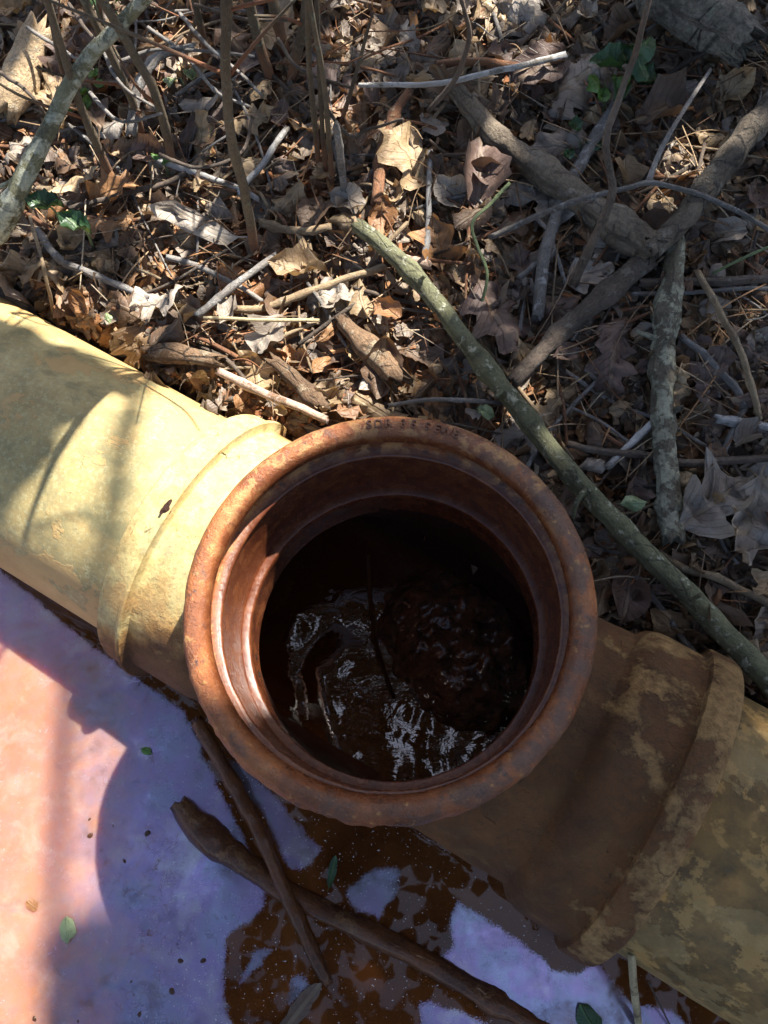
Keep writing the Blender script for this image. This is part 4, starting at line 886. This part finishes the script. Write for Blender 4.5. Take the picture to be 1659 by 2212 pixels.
# the mass of litter (under-layer in view, everything beyond)
VV, FF, UU, RN = [], [], [], []; base = 0
def add_litter(x, y, lift, r, kind=None, size=None, tilt=0.5):
    global base
    kind = kind or pick_kind(r); v, f, u = r.choice(PROT[kind]); lo, hi = SIZE[kind]
    m = np.array(leaf_matrix(x, y, lift, r, size or r.uniform(lo, hi)*0.9, tilt))
    a = np.asarray(v); VV.append(a @ m[:3, :3].T + m[:3, 3]); FF.extend([tuple(k+base for k in q) for q in f]); UU.append(np.asarray(u)); RN.append(np.full(len(v), r.random())); base += len(v)
lr = random.Random(3); n = 0
while n < 2900:
    px, py = lr.uniform(-150, 1810), lr.uniform(-150, 1650)
    ok, q = bank_ok(px, py)
    if not ok: continue
    bare = blob(q.x, q.y, -0.13, 0.40, 0.05, 0.05) + blob(q.x, q.y, -0.09, 0.19, 0.05, 0.025) + 0.6*blob(q.x, q.y, -0.03, 0.34, 0.08, 0.05)
    if lr.random() < bare: continue
    add_litter(q.x, q.y, lr.uniform(0.001, 0.014), lr, tilt=0.6); n += 1
for k in range(46):      # scraps pushed up against the pipes
    u_ = lr.uniform(-0.55, -0.235) if k % 3 else lr.uniform(0.26, 0.5); s_ = lr.uniform(0.098, 0.122)
    x, y = u_*PD.x + s_*PN.x, u_*PD.y + s_*PN.y
    zt = 0.038+0.052*u_ + math.sqrt(max(0, 0.1105**2-min(s_, 0.1104)**2))
    add_litter(x, y, max(0.004, zt-gz(x, y)+0.003), lr, 'frag' if k % 4 else 'oval', lr.uniform(0.012, 0.03), 0.8)
n = 0
while n < 2600:
    x, y = lr.uniform(-2.0, 2.0), lr.uniform(-1.6, 2.2)
    s = x*PN.x + y*PN.y
    if s < 0.14 or (abs(x) < 0.38 and y < 0.66): continue
    add_litter(x, y, lr.uniform(0.002, 0.02), lr); n += 1
def add_stuff(name, mat, label, cat):
    o = mesh_obj(name, np.concatenate(VV), FF, mat, None, True, np.concatenate(UU))
    a = o.data.attributes.new('rnd', 'FLOAT', 'POINT'); a.data.foreach_set('value', np.concatenate(RN).astype(np.float32))
    tag(o, label, cat, kind='stuff'); return o
add_stuff('leaf_litter', M['litter'], 'mat of dead leaves covering the bank', 'leaf litter')

# crumbs of bark, leaf and clay
cv = []; cf = []; crn = []; cb = 0
n = 0
while n < 13000:
    if n < 10500: px, py = lr.uniform(-60, 1720), lr.uniform(-60, 1520); q = at(px, py, 0.1); x, y = q.x, q.y
    else: x, y = lr.uniform(-1, 1), lr.uniform(-0.8, 1.2)
    s = x*PN.x + y*PN.y
    if s < 0.112: continue
    n += 1
    sz = lr.uniform(0.0012, 0.0055)*(1.6 if lr.random() < 0.12 else 1); L = sz*lr.uniform(1, 3.2)
    m = Matrix.Translation((x, y, gz(x, y)+lr.uniform(0, 0.012))) @ Euler((lr.uniform(-0.6, 0.6), lr.uniform(-0.6, 0.6), lr.uniform(0, 6.28))).to_matrix().to_4x4()
    hh = sz*lr.uniform(0.15, 0.6)
    for (a, b, c) in ((-1, -1, -1), (1, -0.8, -1), (0.8, 1, -1), (-0.9, 0.8, -1), (-0.7, -0.8, 1), (0.9, -0.6, 1), (0.6, 0.8, 1), (-0.8, 0.6, 1)):
        cv.append(m @ Vector((a*L*lr.uniform(0.4, 0.7), b*sz*lr.uniform(0.35, 0.7), c*hh*0.5)))
    for f in ((0, 3, 2, 1), (4, 5, 6, 7), (0, 1, 5, 4), (1, 2, 6, 5), (2, 3, 7, 6), (3, 0, 4, 7)): cf.append(tuple(k+cb for k in f))
    clay = blob(x, y, -0.13, 0.40, 0.08, 0.08) + 1.3*blob(x, y, -0.05, 0.30, 0.18, 0.13) + blob(x, y, -0.09, 0.2, 0.07, 0.04)
    rv = lr.choice((0.0, 0.05, 0.98, 0.93, 0.6)) if lr.random() < clay else lr.random()
    crn += [rv]*8; cb += 8
o = mesh_obj('bark_crumbs', cv, cf, M['crumb'], None, False)
a = o.data.attributes.new('rnd', 'FLOAT', 'POINT'); a.data.foreach_set('value', crn)
tag(o, 'crumbs of bark, wood and orange clay between the leaves', 'debris', kind='stuff')

# fine straws
VV, FF, UU, RN = [], [], [], []; base = 0
n = 0
while n < 480:
    px, py = lr.uniform(-60, 1720), lr.uniform(-60, 1500)
    ok, q = bank_ok(px, py, 0.02)
    if not ok: continue
    an = lr.uniform(0, 6.28); L = lr.uniform(0.012, 0.05); dv = Vector((math.cos(an), math.sin(an), 0)); P = []
    for k in (-1, 0, 1):
        c = Vector((q.x, q.y, 0)) + dv*L*k + Vector((-dv.y, dv.x, 0))*(1-k*k)*L*lr.uniform(-0.2, 0.2); c.z = gz(c.x, c.y) + lr.uniform(0.010, 0.03); P.append(c)
    if min(c.x*PN.x+c.y*PN.y for c in P) < 0.125: continue
    r_ = lr.uniform(0.0003, 0.0008); v, f, u = tube_data(P, [r_]*3, sides=4, n=4, seed=n)
    VV.append(np.array([tuple(k) for k in v])); FF.extend([tuple(k+base for k in q_) for q_ in f]); UU.append(np.asarray(u)); RN.append(np.full(len(v), lr.random())); base += len(v); n += 1
add_stuff('fine_straw', M['crumb'], 'fine dry stems and rootlets strewn over the litter', 'debris')

# single leaves: the biggest, lying on top
LM = {}
def leaf_mesh(kind, i, mat):
    k = (kind, i, mat)
    if k not in LM:
        v, f, u = PROT[kind][i]; o = mesh_obj('fallen_leaf', v, f, M[mat], None, True, u); LM[k] = o.data; bpy.data.objects.remove(o)
    return LM[k]
KN = {'oak': 'lobed oak leaf', 'oval': 'oval dead leaf', 'narrow': 'narrow dead leaf', 'maple': 'broad lobed dead leaf', 'frag': 'torn dead leaf scrap'}
CN = {'leaf_tan': 'tan', 'leaf_grey': 'grey', 'leaf_brown': 'dark brown', 'leaf_purple': 'purplish brown', 'leaf_orange': 'orange-brown'}
def put_leaf(x, y, lift, r, kind, mat, size, label, group=None, tilt=0.5, name='fallen_leaf', idx=None, cat='leaf'):
    i = r.randrange(len(PROT[kind])) if idx is None else idx
    o = bpy.data.objects.new(name, leaf_mesh(kind, i, mat)); COL.objects.link(o)
    o.matrix_world = leaf_matrix(x, y, lift, r, size, tilt); tag(o, label, cat, group); return o
ir = random.Random(21)
heroes = [((1235, 185), 'maple', 'leaf_grey', 0.105, 'large torn lobed leaf below the right end of the white stick'),
          ((1212, 320), 'oak', 'leaf_grey', 0.10, 'large grey lobed leaf right of the brown log'),
          ((885, 345), 'maple', 'leaf_tan', 0.10, 'large sunlit tan lobed leaf beside the flaking orange stick'),
          ((1035, 380), 'oval', 'leaf_purple', 0.085, 'crumpled purplish leaf left of the brown log'),
          ((30, 625), 'oval', 'leaf_grey', 0.10, 'large pale grey leaf at the left edge above the pipe'),
          ((745, 492), 'oval', 'leaf_tan', 0.045, 'pale curled leaf at the top end of the long green stick'),
          ((1070, 690), 'maple', 'leaf_purple', 0.10, 'wide purplish lobed leaf between the green stick and the dark branch'),
          ((1320, 790), 'oak', 'leaf_purple', 0.085, 'purplish oak leaf left of the lichen stick'),
          ((1440, 250), 'oval', 'leaf_brown', 0.08, 'dark leaf near the green seedlings at upper right'),
          ((640, 590), 'oval', 'leaf_tan', 0.07, 'sunlit tan leaf in the middle of the sunny litter'),
          ((1610, 1130), 'oak', 'leaf_grey', 0.10, 'grey oak leaf at the right edge under the green stick'),
          ((1540, 1090), 'maple', 'leaf_grey', 0.095, 'weathered grey lobed leaf right of the lichen stick foot'),
          ((830, 800), 'oval', 'leaf_brown', 0.075, 'curled brown leaf just behind the rim'),
          ((1160, 160), 'oval', 'leaf_purple', 0.08, 'dark folded leaf above the white stick'),
          ((440, 255), 'oval', 'leaf_purple', 0.09, 'long folded purplish leaf lying between the saplings'),
          ((425, 490), 'narrow', 'leaf_grey', 0.11, 'long flat grey strip of a leaf standing left of the tallest sapling'),
          ((1130, 25), 'oak', 'leaf_grey', 0.09, 'pale sunlit leaf at the top right of centre')]
for (p, kd, mt, sz, lab) in heroes:
    q = hit(*p, 0.02); put_leaf(q.x, q.y, 0.026, ir, kd, mt, sz*0.82, lab, tilt=0.35)
n = 0; taken = []
tries = 0
while n < 283 and tries < 60000:
    tries += 1
    px, py = ir.uniform(-20, 1680), ir.uniform(-20, 1500)
    ok, q = bank_ok(px, py, 0.012)
    if not ok: continue
    if tries < 30000 and any((q.x-a)**2+(q.y-b)**2 < 0.026**2 for a, b in taken): continue
    bare = 0.95*blob(q.x, q.y, -0.13, 0.40, 0.05, 0.05) + 0.9*blob(q.x, q.y, -0.09, 0.19, 0.05, 0.025)
    if ir.random() < bare: continue
    taken.append((q.x, q.y)); kd = pick_kind(ir); lo, hi = SIZE[kd]
    warm = 1 if px < 1000 and py > 420 else 0  # sunlit patch is also painted in with warmer, paler leaf colours
    mt = ir.choice(('leaf_tan', 'leaf_orange', 'leaf_tan', 'leaf_tan', 'leaf_orange', 'leaf_grey', 'leaf_brown') if warm else ('leaf_tan', 'leaf_grey', 'leaf_grey', 'leaf_purple', 'leaf_brown', 'leaf_tan', 'leaf_purple', 'leaf_brown'))
    sz = ir.uniform(lo, hi); big = 'small ' if sz < lo+(hi-lo)*0.33 else ('large ' if sz > lo+(hi-lo)*0.67 else '')
    lab = '%s%s %s %s' % (big, CN[mt], KN[kd], near(px, py))
    if len(lab.split()) > 16: lab = lab.replace('dead leaf ', '').replace('dead ', '')
    put_leaf(q.x, q.y, ir.uniform(0.012, 0.026), ir, kd, mt, sz, lab, 'dead leaves lying on the bank', 0.55); n += 1

# green leaves and seedlings
def seedling(label, px, py, leaves, mat, size, h=0.03):
    b = hit(px, py, 0.0); e = empty('seedling', b); tag(e, label, 'seedling', 'green seedlings')
    r = random.Random(int(px)); inv = Matrix.Translation(-b)
    for k in range(leaves):
        an = 6.283*k/leaves + r.uniform(-0.4, 0.4); d = Vector((math.cos(an), math.sin(an), 0))
        hh = h*r.uniform(0.6, 1.3); q = Vector((0, 0, hh)) + d*size*0.55*r.uniform(0.6, 1.4)
        v, f, u = PROT['oval'][r.randrange(6)]
        o = bpy.data.objects.new('leaf', leaf_mesh('oval', r.randrange(6), mat)); COL.objects.link(o); o.parent = e
        o.matrix_local = Matrix.Translation(q) @ Matrix.Rotation(an-math.pi/2, 4, 'Z') @ Matrix.Rotation(r.uniform(-0.5, 0.3), 4, 'X') @ Matrix.Scale(size*r.uniform(0.7, 1.15), 4)
    tube('stem', [Vector((0, 0, -0.005)), Vector((0.002, 0, h*0.5)), Vector((0, 0.002, h))], [0.0012, 0.001, 0.0008], M['green_stem'], e, sides=6, n=3)
seedling('bright green sprout beside the lichen branch at top left', 222, 70, 3, 'leaf_green', 0.016, 0.05)
seedling('bright green seedling left of the saplings, upper', 212, 248, 4, 'leaf_green', 0.020)
seedling('tiny green sprout on the lichen branch', 282, 122, 2, 'leaf_green', 0.014, 0.05)
seedling('small green seedling under the lichen branch', 152, 285, 3, 'leaf_green', 0.013)
seedling('dark green seedling with several leaves at upper right', 1330, 235, 6, 'leaf_dark_green', 0.034, 0.05)
seedling('small green seedling left of the dark green one', 1290, 268, 3, 'leaf_green', 0.022, 0.04)
seedling('pair of green leaves at the top of the brown log', 1240, 358, 3, 'leaf_dark_green', 0.022)
seedling('green shoot at the top right near the ridged log', 1420, 60, 4, 'leaf_dark_green', 0.022, 0.06)
seedling('pale green sprout near the pale pair under the saplings', 405, 225, 2, 'leaf_pale_green', 0.02)
seedling('tiny green sprout at the foot of the brown sapling', 368, 400, 2, 'leaf_green', 0.010)
seedling('small green sprout at the top edge', 1130, 5, 3, 'leaf_green', 0.018)
gr = random.Random(5)
q = hit(1368, 1086, 0.03); put_leaf(q.x, q.y, 0.03, gr, 'oval', 'leaf_pale_green', 0.022, 'small bright green leaf beside the lichen stick foot', tilt=0.2, name='green_leaf')
q = hit(1050, 890, 0.03); put_leaf(q.x, q.y, 0.03, gr, 'oval', 'leaf_pale_green', 0.018, 'small pale green leaf just above the rim', tilt=0.2, name='green_leaf')
q = hit(230, 680, 0.03); put_leaf(q.x, q.y, 0.026, gr, 'oval', 'leaf_pale_green', 0.012, 'tiny pale green scrap above the left pipe', tilt=0.2, name='green_leaf')
def held_leaf(label, px, py, z, ang, size):
    p = at(px, py, z); e = empty('evergreen_leaf', p); tag(e, label, 'leaf', 'glossy evergreen leaves at the left')
    o = bpy.data.objects.new('blade', leaf_mesh('oval', 1, 'leaf_dark_green')); COL.objects.link(o); o.parent = e
    o.matrix_local = Matrix.Rotation(ang, 4, 'Z') @ Matrix.Rotation(0.15, 4, 'X') @ Matrix.Scale(size, 4)
    g = hit(px+40, py+50, 0.01) - p
    tube('stalk', [Vector((0, 0, 0)), g*0.5+Vector((0.004, 0, 0.01)), g], [0.0009, 0.001, 0.0012], M['green_stem'], e, sides=6, n=4)
held_leaf('glossy dark green leaf at the left, upper one of the pair', 95, 443, 0.14, R(75), 0.036)
held_leaf('glossy dark green leaf at the left, lower one of the pair', 162, 486, 0.14, R(48), 0.036)

# ================================================================== IN THE POOL
def wstick(label, pts, r0, r1, **kw):
    P = [at(p[0], p[1], WZ+p[2]) for p in pts]; rad = [rpx(r0+(r1-r0)*i/(len(P)-1), P[i]) for i in range(len(P))]
    if 'rr' in kw: rad = [rpx(a, P[i]) for i, a in enumerate(kw.pop('rr'))]
    o = tube('stick', P, rad, M['wet_stick'], sides=16, n=16, rough=0.22, wob=0.08, **kw); tag(o, label, 'stick', 'wet sticks lying in the pool'); return o
wstick('straight wet stick leaning in the pool, its top against the rim', [(425, 1555, 0.03), (490, 1670, 0.022), (560, 1800, 0.016), (630, 1960, 0.009), (705, 2118, 0.002)], 15, 14, knots=4)
wstick('thick-ended muddy stick lying in the pool under the straight one', [(385, 1735, 0.004), (430, 1790, 0.002), (540, 1870, -0.001), (640, 1938, 0.0), (860, 2045, 0.002), (1000, 2125, 0.0), (1190, 2235, -0.004)], 34, 24, rr=[20, 31, 26, 22, 23, 23, 20], jag=0.35, knots=3)
P = [at(1364, 2058, WZ+0.10), at(1370, 2140, WZ+0.06), at(1384, 2240, WZ-0.01)]
tag(tube('straw_stalk', P, [rpx(9, P[0])]*3, M['straw'], sides=10, rough=0.05), 'broken tan straw standing in the pool at the lower right', 'straw')
P = [at(1400, 2120, WZ+0.03), at(1440, 2200, WZ+0.01), at(1470, 2260, WZ-0.01)]
tag(tube('twig', P, [0.0007]*3, M['dark_twig'], sides=6), 'hair-thin dark twig beside the straw in the pool', 'twig')
def float_leaf(label, px, py, kind, mat, size, ang, z=0.002, idx=0):
    p = at(px, py, WZ+z); o = bpy.data.objects.new('floating_leaf', leaf_mesh(kind, idx, mat)); COL.objects.link(o)
    o.matrix_world = Matrix.Translation(p) @ Matrix.Rotation(ang, 4, 'Z') @ Matrix.Diagonal((size, size, size*0.35, 1)); tag(o, label, 'leaf'); return o
float_leaf('pale green leaf floating in the film at lower left', 145, 2008, 'oval', 'leaf_pale_green', 0.022, 0.25)
float_leaf('tiny green leaf floating left of the wet sticks', 316, 1622, 'oval', 'leaf_green', 0.011, 1.3)
float_leaf('dark green weed leaf in the pool below the rim', 718, 1882, 'narrow', 'leaf_dark_green', 0.03, -0.2)
float_leaf('green leaf at the bottom edge of the pool', 1272, 2205, 'oval', 'leaf_dark_green', 0.03, 0.6)
float_leaf('wet curled leaf breaking the water at the bottom', 648, 2180, 'narrow', 'leaf_brown', 0.06, -0.7, 0.003)
float_leaf('tiny orange leaf scrap in the sunlit film', 68, 1955, 'frag', 'leaf_orange', 0.012, 1.0)
sr = random.Random(9)
for k in range(26):
    px, py = sr.uniform(480, 1250), sr.uniform(1820, 2230)
    p = at(px, py, WZ-0.03)
    if p.x*PN.x + p.y*PN.y > -0.13: continue
    o = bpy.data.objects.new('sunken_leaf', leaf_mesh('oak' if k % 2 else 'oval', k % 6, 'leaf_brown')); COL.objects.link(o)
    o.matrix_world = Matrix.Translation(p) @ Matrix.Rotation(sr.uniform(0, 6.28), 4, 'Z') @ Matrix.Diagonal((0.07, 0.07, 0.02, 1))
    tag(o, 'dark sunken leaf under the brown water of the pool', 'leaf', 'sunken leaves in the pool')
# bits that poke through the film
bumps = [(195, 1770), (245, 1785), (195, 1805), (320, 1800), (270, 1860), (390, 2075), (468, 2285), (440, 2075), (372, 2140), (302, 2190), (75, 2200), (285, 2120), (170, 2205)]
bm = bmesh.new(); bmesh.ops.create_icosphere(bm, subdivisions=2, radius=1.0)
for v in bm.verts: v.co *= 1+0.35*mnoise.noise(v.co*1.7)
bme2 = bpy.data.meshes.new('film_bump'); bm.to_mesh(bme2); bm.free(); bme2.materials.append(M['wet_stick']); bme2.polygons.foreach_set('use_smooth', [True]*len(bme2.polygons))
for k, (px, py) in enumerate(bumps):
    o = bpy.data.objects.new('mud_lump', bme2); COL.objects.link(o); s = sr.uniform(0.0014, 0.0028)
    o.matrix_world = Matrix.Translation(at(px, py, WZ-0.001)) @ Matrix.Rotation(sr.uniform(0, 6), 4, 'Z') @ Matrix.Diagonal((s*1.3, s, s*0.9, 1))
    tag(o, 'small mud lump poking through the film on the pool', 'mud lump', 'mud lumps in the film')

# ================================================================== UNSEEN TREE, ITS CROWN SHAPED TO SHADE THE RIGHT HALF
tree = empty('shade_tree', (1.75, 1.55, gz(1.75, 1.55))); tag(tree, 'unseen tree up the bank, its crown shaped to shade the right side', 'tree')
tinv = Matrix.Translation((-1.75, -1.55, -gz(1.75, 1.55)))  # tree stands out of view; leaves are set where shade is wanted
T0 = Vector((1.75, 1.55, gz(1.75, 1.55)-0.05)); T1 = Vector((1.6, 1.6, 1.5)); T2 = Vector((1.4, 1.45, 3.2))
tube('trunk', [tinv @ T0, tinv @ T1, tinv @ T2], [0.07, 0.055, 0.03], M['brown_bark'], tree, sides=12, n=8)
# sunny ground, as outlines on the plane z = 0.1 seen along the sun
LIT = [(-0.9, -0.9), (-0.205, -0.9), (-0.195, -0.14), (-0.14, -0.115), (-0.098, -0.08), (-0.098, 0.045), (-0.06, 0.07), (-0.06, 0.19), (0.0, 0.22), (0.06, 0.28), (0.09, 0.36), (0.06, 0.43), (0.10, 0.48), (0.14, 0.54), (0.175, 0.75), (0.25, 1.4), (-0.9, 1.4)]
SHP = [(-0.9, 0.28), (-0.34, 0.285), (-0.25, 0.255), (-0.215, 0.225), (-0.265, 0.165), (-0.32, 0.09), (-0.9, 0.0)]
def inside(x, y, poly):
    c = False; j = len(poly)-1
    for i in range(len(poly)):
        (x0, y0), (x1, y1) = poly[i], poly[j]
        if (y0 > y) != (y1 > y) and x < (x1-x0)*(y-y0)/(y1-y0)+x0: c = not c
        j = i
    return c
def shade(x, y):
    if not inside(x, y, LIT):
        return 0.12 if x > 0.06 and y > 0.12 and mnoise.noise((x*15, y*15, 7.7)) > 0.36 else 1.0
    if inside(x, y, SHP): return 1.0
    if blob(x, y, -0.19, 0.335, 0.05, 0.03, 0.3) > 0.5: return 0.04
    if y > 0.36: return 0.40 if mnoise.noise((x*10, y*10, 3.3)) > 0.0 else 0.0
    return 0.0
VV, FF, UU, RN = [], [], [], []; base = 0
tr = random.Random(17); n = 0
while n < 9000:
    gx_, gy_ = tr.uniform(-0.9, 1.5), tr.uniform(-0.9, 1.5)
    s = shade(gx_, gy_)
    if s < 1.0 and tr.random() > s: continue
    mg = 0.016
    if s >= 1.0 and any(shade(gx_+a, gy_+b) < 0.5 for a, b in ((mg, 0), (-mg, 0), (0, mg), (0, -mg))): continue
    h = tr.uniform(1.1, 2.6); p = Vector((gx_, gy_, 0.1)) + SUN*(h/SUN.z)
    L = tr.uniform(0.05, 0.085); nrm = Vector((tr.gauss(0, 0.5), tr.gauss(0, 0.5), 1)).normalized()
    a = nrm.orthogonal().normalized(); a = Matrix.Rotation(tr.uniform(0, 6.28), 3, nrm) @ a; b = nrm.cross(a)
    q = [p-a*L*0.5, p-a*L*0.15+b*L*0.27, p+a*L*0.2+b*L*0.25, p+a*L*0.5, p+a*L*0.2-b*L*0.25, p-a*L*0.15-b*L*0.27]
    VV.append(np.array([tuple(tinv @ k) for k in q])); FF.append(tuple(range(base, base+6))); UU.append(np.array([(0, 0), (0.25, 0.35), (0.25, 0.7), (0, 1), (-0.25, 0.7), (-0.25, 0.35)])); RN.append(np.full(6, tr.random())); base += 6; n += 1
n = 0
while n < 900:       # leaves added to throw the shadow across the left pipe
    gx_, gy_ = tr.uniform(-0.62, -0.2), tr.uniform(0.0, 0.3)
    if min(inside(gx_+a, gy_+b, SHP) for a, b in ((0.012, 0), (-0.012, 0), (0, 0.012), (0, -0.012))) < 1: continue
    h = tr.uniform(1.0, 1.5); p = Vector((gx_, gy_, 0.1)) + SUN*(h/SUN.z); L = tr.uniform(0.035, 0.06); nrm = (SUN + Vector((tr.gauss(0, 0.4), tr.gauss(0, 0.4), 0))).normalized()
    a = nrm.orthogonal().normalized(); a = Matrix.Rotation(tr.uniform(0, 6.28), 3, nrm) @ a; b = nrm.cross(a)
    q = [p-a*L*0.5, p-a*L*0.15+b*L*0.27, p+a*L*0.2+b*L*0.25, p+a*L*0.5, p+a*L*0.2-b*L*0.25, p-a*L*0.15-b*L*0.27]
    VV.append(np.array([tuple(tinv @ k) for k in q])); FF.append(tuple(range(base, base+6))); UU.append(UU[0]); RN.append(np.full(6, tr.random())); base += 6; n += 1
SH2 = [(-0.2, -0.7), (-0.2, -0.155), (-0.13, -0.125), (-0.02, -0.125), (-0.02, -0.7)]
n = 0
while n < 700:       # more leaves added, to shade part of the pool
    gx_, gy_ = tr.uniform(-0.2, 0.0), tr.uniform(-0.7, -0.12)
    if not inside(gx_, gy_, SH2): continue
    h = tr.uniform(2.0, 2.8); p = Vector((gx_, gy_, 0.1)) + SUN*(h/SUN.z); L = tr.uniform(0.05, 0.08); nrm = (SUN + Vector((tr.gauss(0, 0.4), tr.gauss(0, 0.4), 0))).normalized()
    a = nrm.orthogonal().normalized(); a = Matrix.Rotation(tr.uniform(0, 6.28), 3, nrm) @ a; b = nrm.cross(a)
    q = [p-a*L*0.5, p-a*L*0.15+b*L*0.27, p+a*L*0.2+b*L*0.25, p+a*L*0.5, p+a*L*0.2-b*L*0.25, p-a*L*0.15-b*L*0.27]
    VV.append(np.array([tuple(tinv @ k) for k in q])); FF.append(tuple(range(base, base+6))); UU.append(UU[0]); RN.append(np.full(6, tr.random())); base += 6; n += 1
n = 0
while n < 7200:      # unseen leaves added overhead to dim the sky and break up reflections
    x, y, h = tr.uniform(-2.2, 2.2), tr.uniform(-1.8, 2.4), tr.uniform(2.0, 3.3)
    if n < 2700: x, y = tr.uniform(-0.55, 0.75), tr.uniform(-0.35, 1.3)
    if n < 2700 and mnoise.noise((x*4.5, y*4.5, 8.5)) < -0.24: continue
    if n >= 2700 and mnoise.noise((x*1.9, y*1.9, 5.5)) + 0.5*mnoise.noise((x*5, y*5, 2.5)) < -0.12: continue
    gx_, gy_ = x - SUN.x*(h-0.1)/SUN.z, y - SUN.y*(h-0.1)/SUN.z
    if -0.6 < gx_ < 0.5 and -0.5 < gy_ < 1.0:
        if min(shade(gx_+a, gy_+b) for a, b in ((0.03, 0), (-0.03, 0), (0, 0.03), (0, -0.03))) < 1.0: continue
    p = Vector((x, y, h)); L = tr.uniform(0.07, 0.11); nrm = Vector((tr.gauss(0, 0.5), tr.gauss(0, 0.5), 1)).normalized()
    a = nrm.orthogonal().normalized(); a = Matrix.Rotation(tr.uniform(0, 6.28), 3, nrm) @ a; b = nrm.cross(a)
    q = [p-a*L*0.5, p-a*L*0.15+b*L*0.27, p+a*L*0.2+b*L*0.25, p+a*L*0.5, p+a*L*0.2-b*L*0.25, p-a*L*0.15-b*L*0.27]
    VV.append(np.array([tuple(tinv @ k) for k in q])); FF.append(tuple(range(base, base+6))); UU.append(UU[0]); RN.append(np.full(6, tr.random())); base += 6; n += 1
o = mesh_obj('crown', np.concatenate(VV), FF, M['leaf_canopy'], tree, False, np.concatenate(UU))
a = o.data.attributes.new('rnd', 'FLOAT', 'POINT'); a.data.foreach_set('value', np.concatenate(RN).astype(np.float32)); o['kind'] = 'stuff'
for k in range(14):
    g = Vector((tr.uniform(-0.1, 1.2), tr.uniform(-0.7, 1.2), 0.1)); h = tr.uniform(1.2, 2.4); p = g + SUN*(h/SUN.z); s0 = T1.lerp(T2, tr.random())
    m = s0.lerp(p, 0.5) + Vector((0, 0, 0.15))
    tube('limb', [tinv @ s0, tinv @ m, tinv @ p], [0.018, 0.012, 0.004], M['brown_bark'], tree, sides=7, n=6)
# one bare limb reaches over the sunny side and draws a soft stripe on the left pipe and the pool
g0, g1 = Vector((-0.20, 0.26, 0.1)), Vector((-0.215, -0.30, 0.1)); h = 2.2
a, b = g0 + SUN*(h/SUN.z), g1 + SUN*(h/SUN.z)
tube('limb', [tinv @ T1, tinv @ (T1.lerp(a, 0.6)+Vector((0, 0.2, 0.2))), tinv @ a, tinv @ b], [0.022, 0.016, 0.010, 0.006], M['brown_bark'], tree, sides=8, n=8)
